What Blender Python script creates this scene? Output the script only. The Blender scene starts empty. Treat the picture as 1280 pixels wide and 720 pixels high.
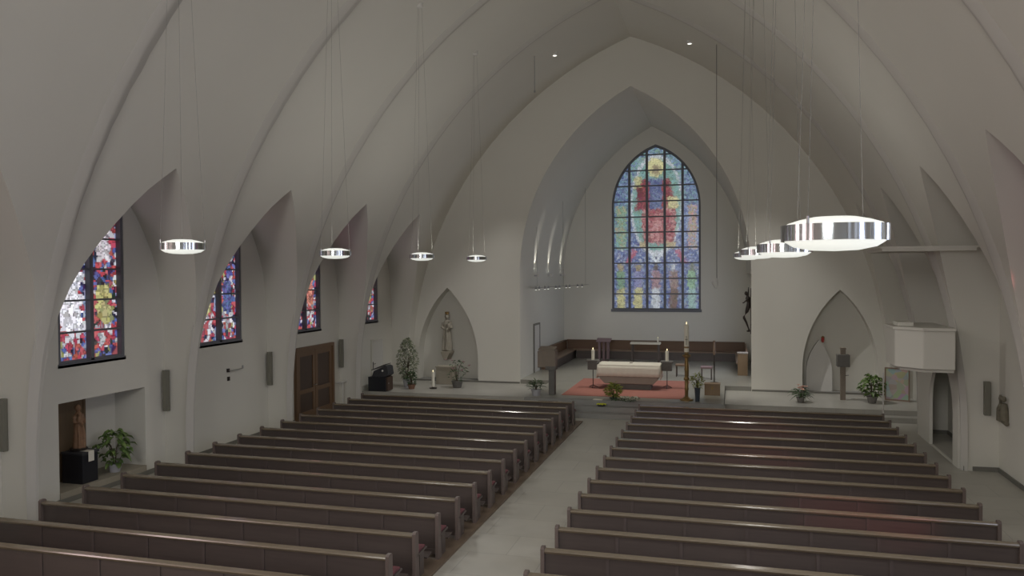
import bpy, math, random
import numpy as np
from mathutils import Vector, Matrix
from mathutils.geometry import tessellate_polygon
random.seed(7)
SC = bpy.context.scene
COL = SC.collection
PI = math.pi

# ------------------------------------------------------------------ materials
def new_mat(name):
    m = bpy.data.materials.new(name); m.use_nodes = True
    nt = m.node_tree
    return m, nt, nt.nodes['Principled BSDF']

def plain(name, c, rough=0.5, metal=0.0, noise=0.0, scale=8.0, bump=0.0, emit=None, estr=0.0, spec=0.5, stretch=None):
    m, nt, b = new_mat(name)
    b.inputs['Base Color'].default_value = (*c, 1)
    b.inputs['Roughness'].default_value = rough
    b.inputs['Metallic'].default_value = metal
    b.inputs['Specular IOR Level'].default_value = spec
    if noise or bump:
        tc = nt.nodes.new('ShaderNodeTexCoord')
        mp = nt.nodes.new('ShaderNodeMapping')
        nt.links.new(tc.outputs['Object'], mp.inputs['Vector'])
        if stretch: mp.inputs['Scale'].default_value = stretch
        n = nt.nodes.new('ShaderNodeTexNoise'); n.inputs['Scale'].default_value = scale
        n.inputs['Detail'].default_value = 5
        nt.links.new(mp.outputs['Vector'], n.inputs['Vector'])
        if noise:
            mx = nt.nodes.new('ShaderNodeMix'); mx.data_type = 'RGBA'
            mx.inputs[6].default_value = (*[max(0, x * (1 - noise)) for x in c], 1)
            mx.inputs[7].default_value = (*[min(1, x * (1 + noise)) for x in c], 1)
            nt.links.new(n.outputs['Fac'], mx.inputs[0])
            nt.links.new(mx.outputs[2], b.inputs['Base Color'])
        if bump:
            bp = nt.nodes.new('ShaderNodeBump'); bp.inputs['Strength'].default_value = bump
            bp.inputs['Distance'].default_value = 0.01
            nt.links.new(n.outputs['Fac'], bp.inputs['Height'])
            nt.links.new(bp.outputs['Normal'], b.inputs['Normal'])
    if emit:
        b.inputs['Emission Color'].default_value = (*emit, 1)
        b.inputs['Emission Strength'].default_value = estr
    return m

def wood(name, c, c2, rough=0.4, along='X', scale=3.0, spec=0.5):
    st = {'X': (0.6, 9, 9), 'Y': (9, 0.6, 9), 'Z': (9, 9, 0.6)}[along]
    m, nt, b = new_mat(name)
    b.inputs['Roughness'].default_value = rough
    b.inputs['Specular IOR Level'].default_value = spec
    tc = nt.nodes.new('ShaderNodeTexCoord'); mp = nt.nodes.new('ShaderNodeMapping')
    mp.inputs['Scale'].default_value = st
    nt.links.new(tc.outputs['Object'], mp.inputs['Vector'])
    n = nt.nodes.new('ShaderNodeTexNoise'); n.inputs['Scale'].default_value = scale; n.inputs['Detail'].default_value = 6
    nt.links.new(mp.outputs['Vector'], n.inputs['Vector'])
    mx = nt.nodes.new('ShaderNodeMix'); mx.data_type = 'RGBA'
    mx.inputs[6].default_value = (*c, 1); mx.inputs[7].default_value = (*c2, 1)
    nt.links.new(n.outputs['Fac'], mx.inputs[0]); nt.links.new(mx.outputs[2], b.inputs['Base Color'])
    return m

def tiles(name, c, c2, grout, sx=1.0, sy=0.6, rough=0.45):
    m, nt, b = new_mat(name)
    b.inputs['Roughness'].default_value = rough
    tc = nt.nodes.new('ShaderNodeTexCoord'); mp = nt.nodes.new('ShaderNodeMapping')
    nt.links.new(tc.outputs['Object'], mp.inputs['Vector'])
    br = nt.nodes.new('ShaderNodeTexBrick')
    br.inputs['Scale'].default_value = 1.0
    br.inputs['Brick Width'].default_value = sx; br.inputs['Row Height'].default_value = sy
    br.inputs['Mortar Size'].default_value = 0.006
    br.inputs['Color1'].default_value = (*c, 1); br.inputs['Color2'].default_value = (*c2, 1)
    br.inputs['Mortar'].default_value = (*grout, 1)
    nt.links.new(mp.outputs['Vector'], br.inputs['Vector'])
    n = nt.nodes.new('ShaderNodeTexNoise'); n.inputs['Scale'].default_value = 1.3; n.inputs['Detail'].default_value = 6
    nt.links.new(tc.outputs['Object'], n.inputs['Vector'])
    mr = nt.nodes.new('ShaderNodeMapRange'); mr.inputs[3].default_value = 0.82; mr.inputs[4].default_value = 1.15
    nt.links.new(n.outputs['Fac'], mr.inputs[0])
    mx = nt.nodes.new('ShaderNodeMix'); mx.data_type = 'RGBA'; mx.blend_type = 'MULTIPLY'; mx.inputs[0].default_value = 1
    nt.links.new(br.outputs['Color'], mx.inputs[6]); nt.links.new(mr.outputs[0], mx.inputs[7])
    nt.links.new(mx.outputs[2], b.inputs['Base Color'])
    return m

def leaf_mat(name, c, c2):
    m, nt, b = new_mat(name)
    b.inputs['Roughness'].default_value = 0.5
    tc = nt.nodes.new('ShaderNodeTexCoord')
    n = nt.nodes.new('ShaderNodeTexNoise'); n.inputs['Scale'].default_value = 9
    nt.links.new(tc.outputs['Object'], n.inputs['Vector'])
    cr = nt.nodes.new('ShaderNodeValToRGB')
    cr.color_ramp.elements[0].position = 0.35; cr.color_ramp.elements[0].color = (*c, 1)
    cr.color_ramp.elements[1].position = 0.65; cr.color_ramp.elements[1].color = (*c2, 1)
    nt.links.new(n.outputs['Fac'], cr.inputs[0]); nt.links.new(cr.outputs[0], b.inputs['Base Color'])
    return m

def glass_mat(name, strength):
    m, nt, b = new_mat(name)
    a = nt.nodes.new('ShaderNodeVertexColor'); a.layer_name = 'panes'
    b.inputs['Base Color'].default_value = (0.03, 0.03, 0.04, 1)
    b.inputs['Roughness'].default_value = 0.3
    nt.links.new(a.outputs['Color'], b.inputs['Emission Color'])
    b.inputs['Emission Strength'].default_value = strength
    return m

M = {}
M['plaster'] = plain('plaster', (0.66, 0.648, 0.592), 0.9, noise=0.03, scale=0.7, bump=0.02, spec=0.15)
M['rib'] = plain('rib_plaster', (0.52, 0.505, 0.47), 0.9, noise=0.03, scale=0.9, spec=0.15)  # darker than the vault plaster: the ribs' shaded band is put into the colour
M['floor'] = tiles('floor_slabs', (0.40, 0.385, 0.34), (0.43, 0.415, 0.37), (0.30, 0.29, 0.26), 1.2, 0.9, 0.38)
M['step'] = plain('step_stone', (0.25, 0.25, 0.235), 0.5, noise=0.15, scale=2)
M['sanct'] = tiles('sanctuary_stone', (0.36, 0.35, 0.315), (0.385, 0.375, 0.34), (0.33, 0.32, 0.3), 0.8, 0.8, 0.3)
M['chfloor'] = tiles('chancel_stone', (0.29, 0.285, 0.25), (0.315, 0.31, 0.275), (0.23, 0.225, 0.2), 0.8, 0.8, 0.3)
M['base'] = plain('base_trim', (0.17, 0.165, 0.145), 0.6, noise=0.1, scale=3)
M['podium'] = wood('pew_podium_wood', (0.13, 0.095, 0.065), (0.19, 0.14, 0.10), 0.5, 'Y')
M['pew'] = wood('pew_dark_wood', (0.074, 0.060, 0.055), (0.105, 0.082, 0.072), 0.42, 'X')
M['batten'] = wood('pew_batten_wood', (0.085, 0.068, 0.062), (0.11, 0.085, 0.078), 0.5, 'Z')
M['pewend'] = wood('pew_end_wood', (0.12, 0.095, 0.085), (0.16, 0.125, 0.108), 0.45, 'Z')
M['rail'] = wood('pew_rail_wood', (0.16, 0.13, 0.09), (0.21, 0.17, 0.12), 0.16, 'X', spec=1.0)
M['cushion'] = plain('cushion_cloth', (0.17, 0.06, 0.07), 0.9, noise=0.5, scale=14)
M['chrome'] = plain('chrome', (0.62, 0.66, 0.68), 0.12, 1.0)
M['steel'] = plain('brushed_steel', (0.4, 0.4, 0.4), 0.4, 1.0)
M['cable'] = plain('cable_wire', (0.20, 0.195, 0.18), 0.8, spec=0.1)
M['diff'] = plain('lamp_diffuser', (0.8, 0.8, 0.76), 0.6, emit=(0.97, 1.0, 0.92), estr=0.78)
M['spotglow'] = plain('spot_glow', (1, 1, 1), 0.6, emit=(1, 0.97, 0.88), estr=2.2)
M['flame'] = plain('flame', (1, 0.9, 0.6), 0.6, emit=(1, 0.8, 0.45), estr=1.6)
M['lead'] = plain('lead_frame', (0.14, 0.145, 0.165), 0.6)
M['glass_main'] = glass_mat('stained_glass_apse', 1.0)
M['glass_side'] = glass_mat('stained_glass_nave', 1.4)
M['doorwood'] = wood('door_wood', (0.13, 0.075, 0.038), (0.19, 0.11, 0.058), 0.45, 'Z')
M['doordark'] = wood('door_panel_wood', (0.055, 0.034, 0.024), (0.085, 0.052, 0.035), 0.5, 'Z')
M['bench'] = wood('choir_bench_wood', (0.11, 0.062, 0.035), (0.16, 0.092, 0.052), 0.5, 'X')
M['benchseat'] = wood('choir_seat_wood', (0.20, 0.14, 0.10), (0.26, 0.18, 0.13), 0.45, 'X')
M['oak'] = wood('oak_wood', (0.20, 0.135, 0.075), (0.28, 0.19, 0.11), 0.5, 'Z')
M['panelwood'] = wood('panel_wood', (0.13, 0.085, 0.045), (0.18, 0.12, 0.068), 0.5, 'Z')
M['stone'] = plain('grey_brown_stone', (0.22, 0.185, 0.15), 0.8, noise=0.15, scale=6, bump=0.1)
M['stone_dark'] = plain('dark_stone', (0.13, 0.125, 0.115), 0.7, noise=0.2, scale=6)
M['altarstone'] = plain('altar_stone', (0.30, 0.265, 0.225), 0.7, noise=0.12, scale=3, bump=0.1)
M['cloth'] = plain('white_linen', (0.72, 0.69, 0.60), 0.9, noise=0.04, scale=10)
M['carpet'] = plain('red_carpet', (0.36, 0.15, 0.12), 0.95, noise=0.12, scale=6)
M['wax'] = plain('candle_wax', (0.80, 0.77, 0.66), 0.5)
M['brass'] = plain('aged_brass', (0.30, 0.20, 0.08), 0.4, 0.7, noise=0.2, scale=30)
M['bronze'] = plain('dark_bronze', (0.045, 0.035, 0.03), 0.45, 0.5, noise=0.3, scale=12)
M['black'] = plain('black_lacquer', (0.016, 0.017, 0.022), 0.35)
M['darkgrey'] = plain('dark_grey', (0.035, 0.036, 0.042), 0.5)
M['white'] = plain('white_enamel', (0.62, 0.61, 0.58), 0.6)
M['potpale'] = plain('pale_pot', (0.42, 0.42, 0.45), 0.5)
M['potgrey'] = plain('grey_pot', (0.20, 0.19, 0.175), 0.6)
M['potterra'] = plain('terracotta_pot', (0.22, 0.12, 0.08), 0.8)
M['vase'] = plain('dark_blue_grey_vase', (0.05, 0.06, 0.075), 0.3)
M['speaker'] = plain('speaker_grille', (0.19, 0.185, 0.15), 0.7, noise=0.1, scale=60)
M['statuestone'] = plain('statue_limewood', (0.34, 0.315, 0.26), 0.7, noise=0.2, scale=9)
M['statuegilt'] = plain('statue_carved_wood', (0.26, 0.15, 0.085), 0.6, noise=0.45, scale=11)
M['relief'] = plain('relief_clay', (0.16, 0.145, 0.105), 0.7, noise=0.3, scale=16, bump=0.3)
M['console'] = plain('console_stone', (0.33, 0.30, 0.24), 0.8, noise=0.08)
M['purple'] = plain('mauve_cloth', (0.24, 0.17, 0.185), 0.8)
M['redglass'] = plain('ruby_glass', (0.25, 0.03, 0.03), 0.2, emit=(1, 0.08, 0.05), estr=0.03)
M['soil'] = plain('soil', (0.05, 0.04, 0.03), 1)
M['bark'] = plain('bark', (0.10, 0.075, 0.05), 0.9, noise=0.3, scale=20)
M['leafd'] = leaf_mat('leaf_dark', (0.035, 0.075, 0.03), (0.09, 0.15, 0.06))
M['leafv'] = leaf_mat('leaf_variegated', (0.09, 0.13, 0.065), (0.40, 0.42, 0.30))
M['leafm'] = leaf_mat('leaf_mid', (0.07, 0.13, 0.035), (0.17, 0.25, 0.07))
M['leafy'] = leaf_mat('leaf_yellow', (0.14, 0.19, 0.03), (0.38, 0.40, 0.08))
M['petalw'] = plain('petal_white', (0.55, 0.56, 0.46), 0.7)
M['petaly'] = plain('petal_yellow', (0.60, 0.62, 0.05), 0.7)
M['petalp'] = plain('petal_peach', (0.62, 0.38, 0.30), 0.7)
M['petalm'] = plain('petal_mauve', (0.36, 0.20, 0.22), 0.7)

# ------------------------------------------------------------------ builders
class MB:
    def __init__(s): s.v = []; s.f = []; s.mi = []; s.cur = 0
    def add(s, vs, fs):
        b = len(s.v); s.v += [tuple(v) for v in vs]
        for f in fs: s.f.append([b + i for i in f]); s.mi.append(s.cur)
        return s
    def box(s, x0, x1, y0, y1, z0, z1):
        return s.add([(x0,y0,z0),(x1,y0,z0),(x1,y1,z0),(x0,y1,z0),(x0,y0,z1),(x1,y0,z1),(x1,y1,z1),(x0,y1,z1)],
                     [(0,3,2,1),(4,5,6,7),(0,1,5,4),(1,2,6,5),(2,3,7,6),(3,0,4,7)])
    def prism(s, pts, ax, a, b):
        """pts: 2D outline; ax: extrusion axis; other two axes in xyz order"""
        n = len(pts)
        def mk(p, t):
            if ax == 'X': return (t, p[0], p[1])
            if ax == 'Y': return (p[0], t, p[1])
            return (p[0], p[1], t)
        vs = [mk(p, a) for p in pts] + [mk(p, b) for p in pts]
        fs = [list(range(n))[::-1], list(range(n, 2 * n))] + [[i, (i + 1) % n, n + (i + 1) % n, n + i] for i in range(n)]
        return s.add(vs, fs)
    def lathe(s, prof, c=(0, 0, 0), n=16, sx=1, sy=1):
        vs = []
        for r, z in prof:
            for k in range(n):
                a = 2 * PI * k / n; vs.append((c[0] + r * math.cos(a) * sx, c[1] + r * math.sin(a) * sy, c[2] + z))
        fs = [[i * n + k, i * n + (k + 1) % n, (i + 1) * n + (k + 1) % n, (i + 1) * n + k] for i in range(len(prof) - 1) for k in range(n)]
        if prof[0][0] > 1e-4: fs.append(list(range(n))[::-1])
        if prof[-1][0] > 1e-4: fs.append([(len(prof) - 1) * n + k for k in range(n)])
        return s.add(vs, fs)
    def tube(s, pts, r, n=8, cap=True):
        P = [Vector(p) for p in pts]; m = len(P)
        rs = r if isinstance(r, (list, tuple)) else [r] * m
        vs = []
        for i, p in enumerate(P):
            d = (P[min(i + 1, m - 1)] - P[max(i - 1, 0)]).normalized()
            u = d.cross(Vector((0, 0, 1)) if abs(d.z) < 0.9 else Vector((1, 0, 0))).normalized(); w = d.cross(u)
            for k in range(n):
                a = 2 * PI * k / n; vs.append(p + (u * math.cos(a) + w * math.sin(a)) * rs[i])
        fs = [[i * n + k, i * n + (k + 1) % n, (i + 1) * n + (k + 1) % n, (i + 1) * n + k] for i in range(m - 1) for k in range(n)]
        if cap: fs += [list(range(n))[::-1], [(m - 1) * n + k for k in range(n)]]
        return s.add(vs, fs)
    def ball(s, c, r, n=10, m=7):
        r = r if isinstance(r, (list, tuple)) else (r, r, r)
        vs = [(c[0], c[1], c[2] - r[2])]
        for i in range(1, m):
            t = -PI / 2 + PI * i / m
            for k in range(n):
                a = 2 * PI * k / n; vs.append((c[0] + r[0] * math.cos(t) * math.cos(a), c[1] + r[1] * math.cos(t) * math.sin(a), c[2] + r[2] * math.sin(t)))
        vs.append((c[0], c[1], c[2] + r[2])); L = len(vs) - 1
        fs = [[0, 1 + (k + 1) % n, 1 + k] for k in range(n)]
        for i in range(m - 2):
            for k in range(n): fs.append([1 + i * n + k, 1 + i * n + (k + 1) % n, 1 + (i + 1) * n + (k + 1) % n, 1 + (i + 1) * n + k])
        b = 1 + (m - 2) * n
        fs += [[b + k, b + (k + 1) % n, L] for k in range(n)]
        return s.add(vs, fs)
    def leaf(s, p, d, L, w, droop=0.3):
        p = Vector(p); d = Vector(d).normalized()
        sd = d.cross(Vector((0, 0, 1)))
        sd = sd.normalized() if sd.length > 1e-3 else Vector((1, 0, 0))
        sd = (sd + Vector((0, 0, random.uniform(-.5, .5)))).normalized()
        g = Vector((0, 0, -1))
        m1 = p + d * L * 0.35 + g * droop * L * 0.08; m2 = p + d * L * 0.7 + g * droop * L * 0.35; e = p + d * L + g * droop * L * 0.75
        up = Vector((0, 0, w * 0.25))
        return s.add([p, m1 - sd * w * .5 + up, m1, m1 + sd * w * .5 + up, m2 - sd * w * .38 + up, m2, m2 + sd * w * .38 + up, e],
                     [(0, 2, 1), (0, 3, 2), (1, 2, 5, 4), (2, 3, 6, 5), (4, 5, 7), (5, 6, 7)])
    def build(s, name, mats, parent=None, smooth=False, loc=None, bevel=0):
        me = bpy.data.meshes.new(name); me.from_pydata(s.v, [], s.f)
        mats = mats if isinstance(mats, (list, tuple)) else [mats]
        for m in mats: me.materials.append(m)
        if len(mats) > 1: me.polygons.foreach_set('material_index', s.mi)
        me.validate(); 
        if smooth:
            me.polygons.foreach_set('use_smooth', [True] * len(me.polygons))
            me.set_sharp_from_angle(angle=math.radians(40))
        me.update()
        o = bpy.data.objects.new(name, me); COL.objects.link(o)
        if parent: o.parent = parent
        if loc: o.location = loc
        if bevel:
            b = o.modifiers.new('bevel', 'BEVEL'); b.width = bevel; b.segments = 2; b.limit_method = 'ANGLE'
        return o

def tag(o, label, cat, group=None, kind=None):
    o['label'] = label; o['category'] = cat
    if group: o['group'] = group
    if kind: o['kind'] = kind
    return o
def thing(name, label, cat, loc=(0, 0, 0), group=None, rz=0):
    o = bpy.data.objects.new(name, None); COL.objects.link(o); o.location = loc; o.rotation_euler = (0, 0, rz)
    o.empty_display_size = 0.2
    return tag(o, label, cat, group)
def struct(o):
    o['kind'] = 'structure'; return o

def slab(name, outer, holes, axis, a, b, mat):
    """flat wall with openings; outline in the two remaining axes, thickness a..b along axis"""
    loops = [outer] + holes
    pts = [p for l in loops for p in l]
    tris = tessellate_polygon([[Vector((p[0], p[1], 0)) for p in l] for l in loops])
    def mk(p, t): return (t, p[0], p[1]) if axis == 'X' else ((p[0], t, p[1]) if axis == 'Y' else (p[0], p[1], t))
    n = len(pts); vs = [mk(p, a) for p in pts] + [mk(p, b) for p in pts]
    fs = [list(t) for t in tris] + [[i + n for i in t][::-1] for t in tris]
    o = 0
    for l in loops:
        k = len(l)
        fs += [[o + i, o + (i + 1) % k, n + o + (i + 1) % k, n + o + i] for i in range(k)]
        o += k
    mb = MB(); mb.add(vs, fs)
    return struct(mb.build(name, mat))

def arch(c, half, z0, zs, za, n=14):
    """pointed arch outline (closed, starts bottom-left): springs at zs, apex za"""
    h = za - zs; e = (h * h - half * half) / (2 * half); R = half + e
    left = [(c - half, z0)]
    for i in range(n + 1):
        z = zs + h * i / n
        w = -e + math.sqrt(max(R * R - (z - zs) ** 2, 0)); left.append((c - max(w, 0), z))
    left[-1] = (c, za)
    return left + [(2 * c - x, z) for x, z in left[-2::-1]]

# ------------------------------------------------------------------ vault geometry
EE, ZC, RR = 4.4, 0.73, 12.63
def W(z, off=0.0):
    z = max(z, ZC); return -EE + math.sqrt(max((RR + off) ** 2 - (z - ZC) ** 2, 0))
ZAP = lambda off: ZC + math.sqrt((RR + off) ** 2 - EE * EE)
PITCH = 4.155
RIBS = [10.92 + PITCH * k for k in range(-4, 5)]        # -5.7 .. 27.5
YB, YE, YA = RIBS[0], 28.0, 36.0                          # rear wall, end wall, apse wall
OFF = 0.11
ZL = 6.46
def interp(tab, z):
    for (z0, s0), (z1, s1) in zip(tab, tab[1:]):
        if z <= z1: return s0 + (s1 - s0) * (z - z0) / (z1 - z0)
    return tab[-1][1]
GRO = [(0, 1.99), (2, 1.99), (3.0, 1.95), (3.6, 1.87), (4.2, 1.70), (4.7, 1.47), (5.12, 1.20), (5.6, .86), (6.0, .52), (6.28, .22), (6.46, 0)]
WAL = [(0, 2.04), (2.6, 2.04), (3.4, 2.03), (4.37, 1.90), (5.0, 1.66), (5.42, 1.42), (5.84, 1.12), (6.2, .80), (6.5, .45), (6.72, .18), (6.85, 0)]
XW = 9.0
ZS = [0, .73, 1.6, 2.6, 3.2, 3.7, 4.2, 4.6, 5.0, 5.35, 5.7, 6.0, 6.25, 6.46]
ZT = [6.46, 7.1, 7.8, 8.5, 9.2, 9.9, 10.5, 11.0, 11.5, 11.9, 12.25, 12.5, ZAP(OFF)]
def make_vault(side):
    mb = MB()
    for b in range(len(RIBS)):
        y0 = RIBS[b]; y1 = RIBS[b + 1] if b + 1 < len(RIBS) else None
        if y1 is None:
            # last short strip up to the end wall
            for z0, z1 in zip((ZS[:-1] + ZT)[:-1], (ZS[:-1] + ZT)[1:]):
                a, c = W(z0, OFF), W(z1, OFF)
                mb.add([(side * a, y0, z0), (side * a, YE + .1, z0), (side * c, YE + .1, z1), (side * c, y0, z1)], [(0, 1, 2, 3)])
            continue
        yc = (y0 + y1) / 2 + .02
        for d in (-1, 1):
            ye = y0 if d < 0 else y1
            for z0, z1 in zip(ZS, ZS[1:]):
                a, c = W(z0, OFF), W(z1, OFF)
                s0, s1 = interp(GRO, z0), interp(GRO, z1)
                w0, w1 = interp(WAL, z0 * 6.85 / 6.46), interp(WAL, z1 * 6.85 / 6.46)
                q0, q1 = z0 * 6.85 / 6.46, z1 * 6.85 / 6.46
                for i in range(6):
                    def P(z, aa, s, i): return (side * aa, ye + (yc + d * s - ye) * i / 6, z)
                    mb.add([P(z0, a, s0, i), P(z0, a, s0, i + 1), P(z1, c, s1, i + 1), P(z1, c, s1, i)], [(0, 1, 2, 3)])
                # lunette web running out to the wall
                for j in range(4):
                    def Q(aa, s, w, z, q, t): return (side * (aa + (XW + .02 - aa) * t), yc + d * (s + (w - s) * t), z + (q - z) * t)
                    t0, t1 = j / 4, (j + 1) / 4
                    mb.add([Q(a, s0, w0, z0, q0, t0), Q(a, s0, w0, z0, q0, t1), Q(c, s1, w1, z1, q1, t1), Q(c, s1, w1, z1, q1, t0)], [(0, 1, 2, 3)])
            for z0, z1 in zip(ZT, ZT[1:]):
                a, c = W(z0, OFF), W(z1, OFF)
                for i in range(6):
                    ya = ye + (yc - ye) * i / 6; yb = ye + (yc - ye) * (i + 1) / 6
                    mb.add([(side * a, ya, z0), (side * a, yb, z0), (side * c, yb, z1), (side * c, ya, z1)], [(0, 1, 2, 3)])
    import bmesh
    o = mb.build('ceiling_vault', M['plaster'])
    bm = bmesh.new(); bm.from_mesh(o.data); bmesh.ops.remove_doubles(bm, verts=bm.verts, dist=0.0005); bm.to_mesh(o.data); bm.free()
    o.data.polygons.foreach_set('use_smooth', [True] * len(o.data.polygons)); o.data.set_sharp_from_angle(angle=math.radians(28))
    return struct(o)
for sd in (-1, 1): make_vault(sd)

# transverse ribs: one per bay line, both legs in one band
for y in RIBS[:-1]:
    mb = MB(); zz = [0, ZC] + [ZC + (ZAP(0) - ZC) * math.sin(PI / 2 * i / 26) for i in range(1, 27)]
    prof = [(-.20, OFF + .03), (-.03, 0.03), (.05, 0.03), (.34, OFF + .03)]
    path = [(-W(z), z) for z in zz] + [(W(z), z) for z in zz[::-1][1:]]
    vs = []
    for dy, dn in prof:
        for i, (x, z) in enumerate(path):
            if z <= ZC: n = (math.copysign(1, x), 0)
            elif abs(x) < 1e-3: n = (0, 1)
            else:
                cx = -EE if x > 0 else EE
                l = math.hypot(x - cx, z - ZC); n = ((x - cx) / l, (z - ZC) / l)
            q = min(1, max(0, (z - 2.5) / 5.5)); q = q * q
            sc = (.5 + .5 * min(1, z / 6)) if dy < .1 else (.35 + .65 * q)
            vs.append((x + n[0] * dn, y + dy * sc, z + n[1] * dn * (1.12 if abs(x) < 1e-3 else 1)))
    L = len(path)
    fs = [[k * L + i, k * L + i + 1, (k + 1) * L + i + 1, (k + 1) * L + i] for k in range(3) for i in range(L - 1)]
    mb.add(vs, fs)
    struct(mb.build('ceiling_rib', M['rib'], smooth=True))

# ------------------------------------------------------------------ side walls with windows
CY = [(RIBS[i] + RIBS[i + 1]) / 2 + .02 for i in range(len(RIBS) - 1)]
WH = 0.86
def winpoly(c, g=0): return arch(c, WH - g, 2.66 + g, 5.75, 6.55 - g * 1.1, 8)
holesL = [winpoly(c) for c in CY]
DOOR = (20.55, 22.85, 0.0, 2.2)
NICHE = (12.13, 14.44, 0.12, 1.94)
rect = lambda r: [(r[0], r[2]), (r[0], r[3]), (r[1], r[3]), (r[1], r[2])]
slab('wall_left', [(YB, 0), (YB, 7.4), (YE + .2, 7.4), (YE + .2, 0)], holesL + [rect(NICHE)], 'X', -XW, -XW - .35, M['plaster'])
slab('wall_right', [(YB, 0), (YB, 7.4), (YE + .2, 7.4), (YE + .2, 0)], [winpoly(c) for c in CY[:5]], 'X', XW, XW + .35, M['plaster'])

# stained glass colour design -------------------------------------------------
rng = np.random.default_rng(5)
def paint_mesh(name, inside, u0, u1, v0, v1, nu, nv, design, nseeds, mat, plane, parent, lead=0.16, jit=0.25):
    """grid of glass cells: every cell takes the colour of its shard; design(u,v)->rgb"""
    us = np.linspace(u0, u1, nu + 1); vs_ = np.linspace(v0, v1, nv + 1)
    cu = (us[:-1] + us[1:]) / 2; cv = (vs_[:-1] + vs_[1:]) / 2
    seeds = np.stack([rng.uniform(u0, u1, nseeds), rng.uniform(v0, v1, nseeds)], 1)
    cols = np.array([design(a, b) for a, b in seeds]) * (1 + rng.uniform(-jit, jit, (nseeds, 1))) + rng.uniform(-.03, .03, (nseeds, 3))
    if nseeds > 2000: # soften: each shard leans to its neighbours' tone
        nb = np.array([np.mean([design(a + rng.normal(0, .05), b + rng.normal(0, .05)) for _ in range(5)], axis=0) for a, b in seeds]); cols = cols * .5 + nb * .5
    cols = np.clip(cols * .72 + cols.mean(1, keepdims=True) * .28, 0.012, 3)
    idx = {}; verts = []; faces = []; fc = []
    def vid(i, j):
        if (i, j) not in idx: idx[(i, j)] = len(verts); verts.append(plane(us[i], vs_[j]))
        return idx[(i, j)]
    sp = math.sqrt((u1 - u0) * (v1 - v0) / nseeds)
    for j in range(nv):
        P = np.stack([cu, np.full(nu, cv[j])], 1)
        D = np.sqrt(((P[:, None, :] - seeds[None]) ** 2).sum(2)); o = np.argpartition(D, 1, axis=1)[:, :2]
        for i in range(nu):
            if not inside(cu[i], cv[j]): continue
            a, b = o[i]
            if D[i, a] > D[i, b]: a, b = b, a
            c = cols[a]
            if D[i, b] - D[i, a] < lead * sp: c = c * 0.55
            faces.append([vid(i, j), vid(i + 1, j), vid(i + 1, j + 1), vid(i, j + 1)]); fc.append(c)
    me = bpy.data.meshes.new(name); me.from_pydata(verts, [], faces)
    ca = me.color_attributes.new('panes', 'FLOAT_COLOR', 'CORNER')
    arr = np.repeat(np.array(fc), 4, axis=0); arr = np.concatenate([arr, np.ones((len(arr), 1))], 1)
    ca.data.foreach_set('color', arr.astype(np.float32).ravel())
    me.materials.append(mat)
    o = bpy.data.objects.new(name, me); COL.objects.link(o); o.parent = parent
    so = o.modifiers.new('thick', 'SOLIDIFY'); so.thickness = 0.01
    return o
def lin(r, g, b): return np.array([(x / 255) ** 2.2 for x in (r, g, b)])
def inside_arch(c, half, zs, za):
    h = za - zs; e = (h * h - half * half) / (2 * half); R = half + e
    def f(u, v):
        if abs(u - c) > half: return False
        if v <= zs: return True
        return abs(u - c) < -e + math.sqrt(max(R * R - (v - zs) ** 2, 0))
    return f
RED, WHT, BLU, DRK, YEL = lin(170, 45, 60), lin(212, 210, 222), lin(70, 85, 150), lin(48, 38, 62), lin(170, 165, 90)
def side_design(c, k, bright):
    figs = [[WHT, YEL, lin(200, 190, 200)], [YEL, BLU, WHT], [BLU, lin(200, 110, 90), RED]][k % 3]
    def d(u, v):
        lu = (u - c) / WH; light = -1 if lu < 0 else 1; x = abs(abs(lu) - .5) / .5
        q = rng.random()
        band = (v - 2.7) % 1.75
        col = RED if q < .38 else (BLU if q < .56 else (DRK if q < .76 else (WHT * .7 if q < .93 else YEL * .7)))
        if .25 < band < 1.5 and x < .42:
            f = figs[(0 if light < 0 else 1) if v < 4.6 else (2 if light > 0 else 0)]
            if v < 3.4: f = RED if q < .5 else WHT * .7
            col = f * (1.0 if q < .8 else .5)
        if bright and light < 0 and 3.3 < v < 5.2 and x < .6: col = WHT * (1.2 if q < .8 else .6)
        if x > .86: col = lin(120, 130, 170)
        return col
    return d
def side_window(side, c, k, n):
    e = struct(bpy.data.objects.new('window_%d' % n, None)); COL.objects.link(e); e.location = (side * (XW + .1), c, 2.66)
    pl = lambda u, v: (side * .04, u - c, v - 2.66)
    paint_mesh('glass', inside_arch(c, WH - .05, 5.75, 6.5), c - WH, c + WH, 2.7, 6.5, 52, 112, side_design(c, k, k == 0), 900, M['glass_side'], pl, e)
    fr = MB()
    out = winpoly(c); inn = winpoly(c, .07); m = len(out)
    X0, X1 = (-.05, .08)
    vs = [(x, p[0] - c, p[1] - 2.66) for x in (X0, X1) for p in out] + [(x, p[0] - c, p[1] - 2.66) for x in (X0, X1) for p in inn]
    fs = []
    for i in range(m):
        j = (i + 1) % m
        fs += [(i, j, 2 * m + j, 2 * m + i), (m + i, m + j, 3 * m + j, 3 * m + i), (2 * m + i, 2 * m + j, 3 * m + j, 3 * m + i), (i, j, m + j, m + i)]
    fr.add(vs, fs)
    fr.box(X0, X1, -.045, .045, 0.02, 3.8)
    for z in (.62, 1.24, 1.86, 2.48, 3.1): fr.box(-.02, .07, -WH + .05, WH - .05, z - .018, z + .018)
    fr.build('window_frame', M['lead'], e)
    MB().box(-.10 if side > 0 else -.02, .02 if side > 0 else .10, -WH - .02, WH + .02, -.05, .03).build('window_sill', M['lead'], e)
n = 1
for k, i in enumerate([4, 5, 6, 7, 3]):
    side_window(-1, CY[i], k if k < 4 else 1, n); n += 1
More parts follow.
